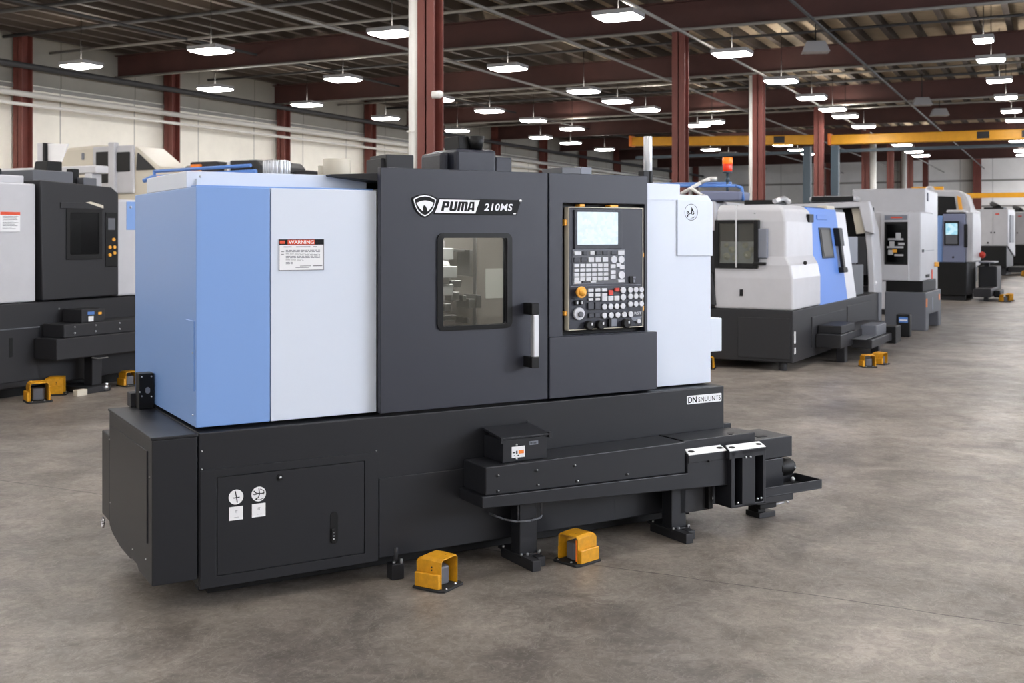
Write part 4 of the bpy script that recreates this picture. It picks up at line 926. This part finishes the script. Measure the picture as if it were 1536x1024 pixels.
P('body', MB().prism([(-.75, 0), (.85, 0), (.85, 2.3), (.7, 2.72), (.55, 2.8), (-.75, 2.85)], 'y', .02, 2.2), 'offwhite', .05); P('front_glass', MB().prism([(-.6, 2.05), (.52, 2.05), (.44, 2.62), (-.6, 2.68)], 'y', -.02, .05), 'black', .01); P('amber_edge', MB().prism([(.56, 2.2), (.66, 2.2), (.6, 2.6), (.5, 2.65)], 'y', -.02, .05), 'amber', .01); P('roof_dome', MB().ball((-.3, .8, 2.82), .15, 12), 'offwhite', 0)
P('roof_bar', MB().box(-.9, -.0, 1.6, 1.8, 2.85, 2.98), 'crane_yellow', .01)
r = thing('machining_center', 'low white machine between the blue-grey machine and the far cabinets', 'machine', (-2.7, 38.5, 0)); P = Pm(r)
P('body', MB().box(-.5, .28, 0, 2.2, .5, 2.35), 'offwhite', .05); P('base', MB().box(-.4, .2, .1, 2.1, 0, .5), 'dark', 0)

# machine with blue rails and a beacon behind the right end of the foreground lathe
r = thing('machining_center', 'machine with blue tube rails and an orange beacon behind the foreground lathe', 'machine', (-4.0, 14.4, 0)); P = Pm(r)
P('body', MB().box(-1.3, -.1, 0, 1.9, .1, 2.0), 'offwhite', .03); P('base', MB().box(-1.2, -.15, .05, 1.85, 0, .1), 'dark', 0); P('top_cover', MB().prism([(-.55, 2.0), (.22, 2.0), (.24, 2.12), (-.3, 2.14), (-.38, 2.08)], 'y', .0, .5), 'bluegrey', .02)
P('guard_rail', MB().tube([(-1.2, .1, 2.22), (.14, .1, 2.2), (.22, .1, 2.17), (.24, .1, 2.0)], .022, 10).tube([(-1.2, .4, 2.26), (.0, .4, 2.25)], .018, 8), 'tube_blue', 0); P('hose', MB().tube([(-.6, .05, 2.1), (-.32, .05, 2.25), (-.2, .05, 2.3), (-.12, .1, 2.3)], .025, 8).tube([(-.45, .0, 2.18), (-.3, .0, 2.08), (-.22, 0, 2.05)], .022, 8), 'pipe', 0)
P('red_valve', MB().box(-.75, -.65, .05, .15, 2.02, 2.14), 'red', .01); P('beacon_pole', MB().cyl((.0, .2, 2.0), (.0, .2, 2.38), .018, 10).cyl((0, .2, 2.26), (0, .2, 2.31), .03, 10), 'teal', 0)
bn = P('beacon', MB().cyl((0, .2, 2.40), (0, .2, 2.5), .062, 20, .066), 'beacon_red', .004, 'orange and red warning beacon'); P('beacon_lens', MB().cyl((0, .2, 2.5), (0, .2, 2.585), .068, 20), 'beacon', .004, par=bn); P('beacon_base', MB().cyl((0, .2, 2.38), (0, .2, 2.402), .07, 20, .06), 'teal', 0, par=bn)

# left machine: white and charcoal lathe, front face toward the aisle (x runs away from the camera)
def left_lathe():
    R = thing('cnc_lathe', 'white and dark grey CNC lathe at the left edge of the photo', 'lathe', (-8.82, 8.0, 0), math.radians(88)); P = Pm(R)
    P('base', MB().box(-3.2, 2.4, 0, 1.5, .1, .90), 'dark', .012); P('plinth', MB().box(-3.0, 2.3, .15, 1.4, 0, .1), 'black', 0)
    P('base_door', MB().box(-1.5, -.46, -.012, .01, .16, .66), 'dark', .006); P('pull_slot', MB().box(-.79, -.75, -.016, -.01, .4, .58), 'black', .004); P('base_trim', MB().box(-1.5, -.45, -.016, .0, .655, .665), 'midgrey', .002)
    P('white_cover', MB().box(-3.2, -.47, .02, 1.4, .905, 2.04), 'offwhite', .015); P('white_top', MB().box(-3.0, -.5, .15, 1.3, 2.04, 2.12), 'offwhite', .01)
    d = P('dark_front', MB().prism([(-.42, .91), (.51, .92), (.51, 1.98), (.42, 2.04), (-.45, 2.08)], 'y', -.02, 1.3), 'dark', .012, 'dark grey front with a small window')
    P('window_frame', MB().plate_hole((-.15, .29, 1.3, 1.81), (-.11, .25, 1.35, 1.77), .02, -.03, -.018), 'black', .004, par=d); P('window_pane', MB().box(-.12, .26, -.024, -.021, 1.34, 1.78), 'pane_dark', 0, par=d); P('inside_panel', MB().box(-.11, .03, -.0206, -.0203, 1.36, 1.7), 'conduit', 0, par=d)
    P('window_lintel', MB().box(-.22, .33, -.03, -.018, 1.81, 1.87), 'dark', .004, par=d); P('green_mark', MB().prism([(.08, 1.875), (.3, 1.82), (.3, 1.85), (.14, 1.885)], 'y', -.032, -.03), 'cream', 0, par=d)
    c = P('control_panel', MB().box(.335, .485, -.03, -.018, 1.22, 1.78), 'black', .006, par=d)
    c2 = MB()
    for x, z in ((.38, 1.42), (.43, 1.5), (.44, 1.42), (.38, 1.34), (.44, 1.36)): c2.cyl((x, -.03, z), (x, -.045, z), .018, 12)
    P('panel_buttons', c2, 'amber', .002); P('panel_screen', MB().box(.36, .45, -.034, -.03, 1.6, 1.72), 'midgrey', 0)
    P('white_end', MB().box(.51, 2.3, .0, 1.4, .91, 1.92), 'offwhite', .02); P('blue_plate', MB().box(.63, .9, -.006, .01, 1.6, 1.9), 'blue', .004); P('plate_lock', MB().ball((.68, -.008, 1.84), .015, 8), 'steel', 0)
    w = P('warning_label', MB().box(-.865, -.65, .012, .021, 1.58, 1.765), 'sheet', 0, 'white warning label with a red header'); P('label_header', MB().box(-.865, -.65, .011, .012, 1.735, 1.765), 'redprint', 0, par=w)
    lt = MB()
    for i in range(9): lt.box(-.84, -.84+[.17, .15, .16, .12, .17, .13, .16, .1, .14][i], .011, .012, 1.72-i*.0145, 1.7245-i*.0145)
    P('label_text', lt, 'printgrey', 0, par=w)
    v = P('vent_housing', MB().box(-.36, .12, .2, .7, 2.06, 2.19), 'midgrey', .01); P('vent_hood', MB().hexa([(-.12, .3, 2.19), (.07, .3, 2.19), (.07, .5, 2.19), (-.12, .5, 2.19)], [(-.1, .3, 2.295), (.07, .3, 2.295), (.07, .5, 2.295), (-.1, .5, 2.295)]), 'black', .01, par=v)
    P('roof_box', MB().box(.25, .42, .2, .5, 2.0, 2.14), 'midgrey', .008); P('roof_block', MB().box(.2, .28, .3, .4, 2.05, 2.23), 'black', .008)
    P('roof_tank', MB().box(-.95, -.55, .4, .8, 2.12, 2.2), 'dark', .02)
    for x in (-.3,): P('base_bolt', MB().ball((-.22, -.004, .82), .01, 8), 'steel', 0)
left_lathe()
r = thing('chip_conveyor', 'black chip conveyor along the front of the lathe at the left edge', 'conveyor', (-8.82, 8.0, 0), math.radians(88)); P = Pm(r)
P('trough', MB().box(-.52, 1.6, -.34, -.02, .36, .56), 'dark', .01); P('cover', MB().box(-.42, 1.6, -.32, -.02, .56, .69), 'dark', .01); c = P('control_box', MB().box(-.2, .08, -.3, -.03, .69, .82), 'dark', .008); P('box_sticker', MB().box(-.12, -.06, -.304, -.3, .7, .75), 'sheet', 0, par=c); P('box_sticker', MB().box(-.13, -.05, -.304, -.3, .765, .795), 'tube_blue', 0, par=c); P('box_tag', MB().box(.0, .04, -.304, -.3, .76, .785), 'amber', 0, par=c)
for x in (-.3, -.05, .25): P('cover_screw', MB().ball((x, -.322, .66), .01, 8).ball((x, -.322, .6), .01, 8), 'steel', 0)
lg = P('leg', MB().box(-.02, .1, -.24, -.12, .06, .36), 'dark', .006); P('leg_foot', MB().box(-.16, .12, -.34, .1, 0, .06), 'dark', .006, par=lg); P('foot_bolt', MB().ball((.1, -.3, .06), .025, 8).ball((.06, -.34, .04), .03, 8), 'steel', 0, par=lg); P('guard_ring', MB().tube([(-.05, -.26, .34), (.0, -.3, .33), (.12, -.3, .33), (.15, -.25, .33)], .006, 8), 'conduit', 0)
r = thing('wood_block', 'small pale wood block on the floor by the conveyor foot of the left lathe', 'block', (-8.47, 7.72, 0), math.radians(88)); MB().box(-.06, .06, -.03, .03, 0, .06).build('block', M['cream'], r, .004)
foot_pedal((-8.52, 7.27, 0), math.radians(60), 'orange-yellow foot pedal in front of the lathe at the left edge', s=1.35)
foot_pedal((-8.75, 7.68, 0), math.radians(130), 'orange-yellow foot pedal turned away, beside the left lathe pedal', s=1.25)
foot_pedal((-8.58, 8.45, 0), math.radians(75), 'orange-yellow foot pedal just left of the foreground lathe end', s=1.1)

# machines standing farther back on the left
r = thing('machining_center', 'tall beige-white machine with cab-like windows, far left by the wall', 'machine', (-16.45, 15.0, 0)); P = Pm(r)
P('body', MB().prism([(-.95, 0), (1.95, 0), (1.95, 2.75), (1.35, 3.16), (.35, 3.22), (-.35, 3.19), (-.95, 2.8)], 'y', 0, .8), 'cream', .06)
P('front_frame', MB().box(.36, 1.38, -.05, .01, 2.3, 3.18), 'offwhite', .03); P('cab_window', MB().box(.46, .86, -.07, -.04, 2.5, 3.08), 'black', .02); P('cab_window', MB().box(.98, 1.3, -.07, -.04, 2.7, 3.06), 'black', .02); P('cab_window', MB().prism([(1.42, 2.72), (1.88, 2.72), (1.45, 3.04)], 'y', -.03, .02), 'dark', .01); P('pillar', MB().box(.82, .98, -.12, .0, 2.3, 3.24), 'offwhite', .02); P('side_handle', MB().box(.05, .1, -.03, 0, 2.95, 3.08), 'grey', .01)
r = thing('gantry_loader', 'white horizontal gantry loader with an upright sheet at far left', 'loader', (-14.2, 12.2, 0)); P = Pm(r)
P('beam', MB().box(-3.2, 1.15, 0, .25, 2.48, 2.6), 'offwhite', .02); P('post', MB().box(-.12, .0, .0, .2, 0, 2.98), 'offwhite', .01); P('post_edge', MB().box(.0, .05, .0, .2, 2.55, 2.98), 'black', .01); P('sheet', MB().prism([(.06, 2.62), (.32, 2.62), (.5, 2.95), (.06, 2.97)], 'y', .05, .07), 'sheet', 0); P('carriage', MB().box(-.05, .25, -.1, .1, 2.3, 2.47), 'black', .02); P('post', MB().box(-3.1, -2.9, .0, .2, 0, 2.48), 'offwhite', .01); P('post', MB().box(.9, 1.05, .0, .2, 0, 2.48), 'offwhite', .01); P('motor', MB().box(-.6, -.35, -.1, .1, 2.2, 2.46), 'grey', .02); P('lower_rail', MB().box(-3.1, 1.0, .05, .2, 2.14, 2.24), 'conduit', .01)
r = thing('tube_rail', 'blue tube rail between the left lathe and the foreground lathe', 'rail', (-9.9, 10.75, 0)); P = Pm(r)
P('tube', MB().tube([(-.62, .05, 2.2), (-.62, .05, 2.37), (1.0, .0, 2.40)], .022, 10).tube([(-.75, 0, 2.25), (-.6, .0, 2.29), (1.0, .1, 2.33)], .03, 10), 'tube_blue', 0); P('rail_base', MB().box(-.7, 1.2, .0, 1.2, .0, 2.15), 'offwhite', .03); P('dark_top', MB().box(-.3, .9, -.03, .9, 2.15, 2.23), 'dark', .02); P('orange_valve', MB().cyl((-.45, -.02, 2.15), (-.45, -.02, 2.3), .05, 12), 'amber', .01); P('yellow_tag', MB().box(.42, .46, -.06, -.03, 2.16, 2.26), 'amber', .002); P('end_block', MB().box(-.05, .8, -.01, .3, 2.2, 2.29), 'offwhite', .015)
for x, y, w, z, l, o in ((-13.75, 15.4, .41, 2.86, 'black and grey machine with an orange light, behind the blue end cover', True), (-12.85, 15.4, .40, 2.86, 'silver-framed machine with a dark window, left of the ribbed canister', False)):
    r = thing('machining_center', l, 'machine', (x, y, 0)); P = Pm(r)
    P('body', MB().box(-w-.0, w, 0, 2, 0, z-.16), 'offwhite', .03); P('dark_hood', MB().prism([(-w+.1, z-.36), (w, z-.36), (w, z-.1), (w-.1, z), (-w+.1, z)], 'y', -.1, 1.2), 'dark', .03); P('side_frame', MB().box(-w-.02, -w+.14, -.12, .6, z-.3, z-.06), 'conduit', .05)
    if o: P('signal_light', MB().box(-.24, -.02, -.16, -.1, z-.16, z-.05), 'orange', .01); P('signal_base', MB().box(-.24, -.02, -.16, -.1, z-.25, z-.16), 'amber', .01)
    else: P('window', MB().box(-.25, .25, -.13, -.1, z-.34, z-.12), 'black', .02); P('window_frame', MB().box(-.32, -.26, -.14, -.1, z-.36, z-.02), 'alum', .01)
r = thing('machining_center', 'low dark machine top just right of the ribbed canister, far back', 'machine', (-11.75, 16.0, 0)); P = Pm(r)
P('body', MB().box(-.5, .5, 0, 1.5, 0, 2.5), 'offwhite', .03); P('dark_hood', MB().prism([(-.5, 2.5), (.5, 2.5), (.45, 2.62), (-.3, 2.7), (-.5, 2.7)], 'y', -.05, 1.2), 'dark', .03)

# ------------------------------------------------------------------ light from the sky behind nothing, camera, colour
w = bpy.data.worlds.new('World'); bpy.context.scene.world = w; w.use_nodes = True
w.node_tree.nodes['Background'].inputs['Color'].default_value = (.6, .65, .7, 1)
w.node_tree.nodes['Background'].inputs['Strength'].default_value = .2
cam = bpy.data.cameras.new('camera'); co = bpy.data.objects.new('camera', cam); C.objects.link(co)
co.location = (0, 0, 1.55); co.rotation_euler = (math.radians(90), 0, math.radians(26.34))
cam.sensor_width = 36; cam.lens = 1660/1536*36; cam.shift_y = -(512-352)/1536
cam.dof.use_dof = True; cam.dof.focus_distance = 5.3; cam.dof.aperture_fstop = 5.0
cam.clip_end = 300
sc = bpy.context.scene; sc.camera = co
sc.view_settings.view_transform = 'Standard'; sc.view_settings.look = 'None'
sc.view_settings.gamma = 1; sc.view_settings.use_curve_mapping = False
sc.view_settings.exposure = 1.9
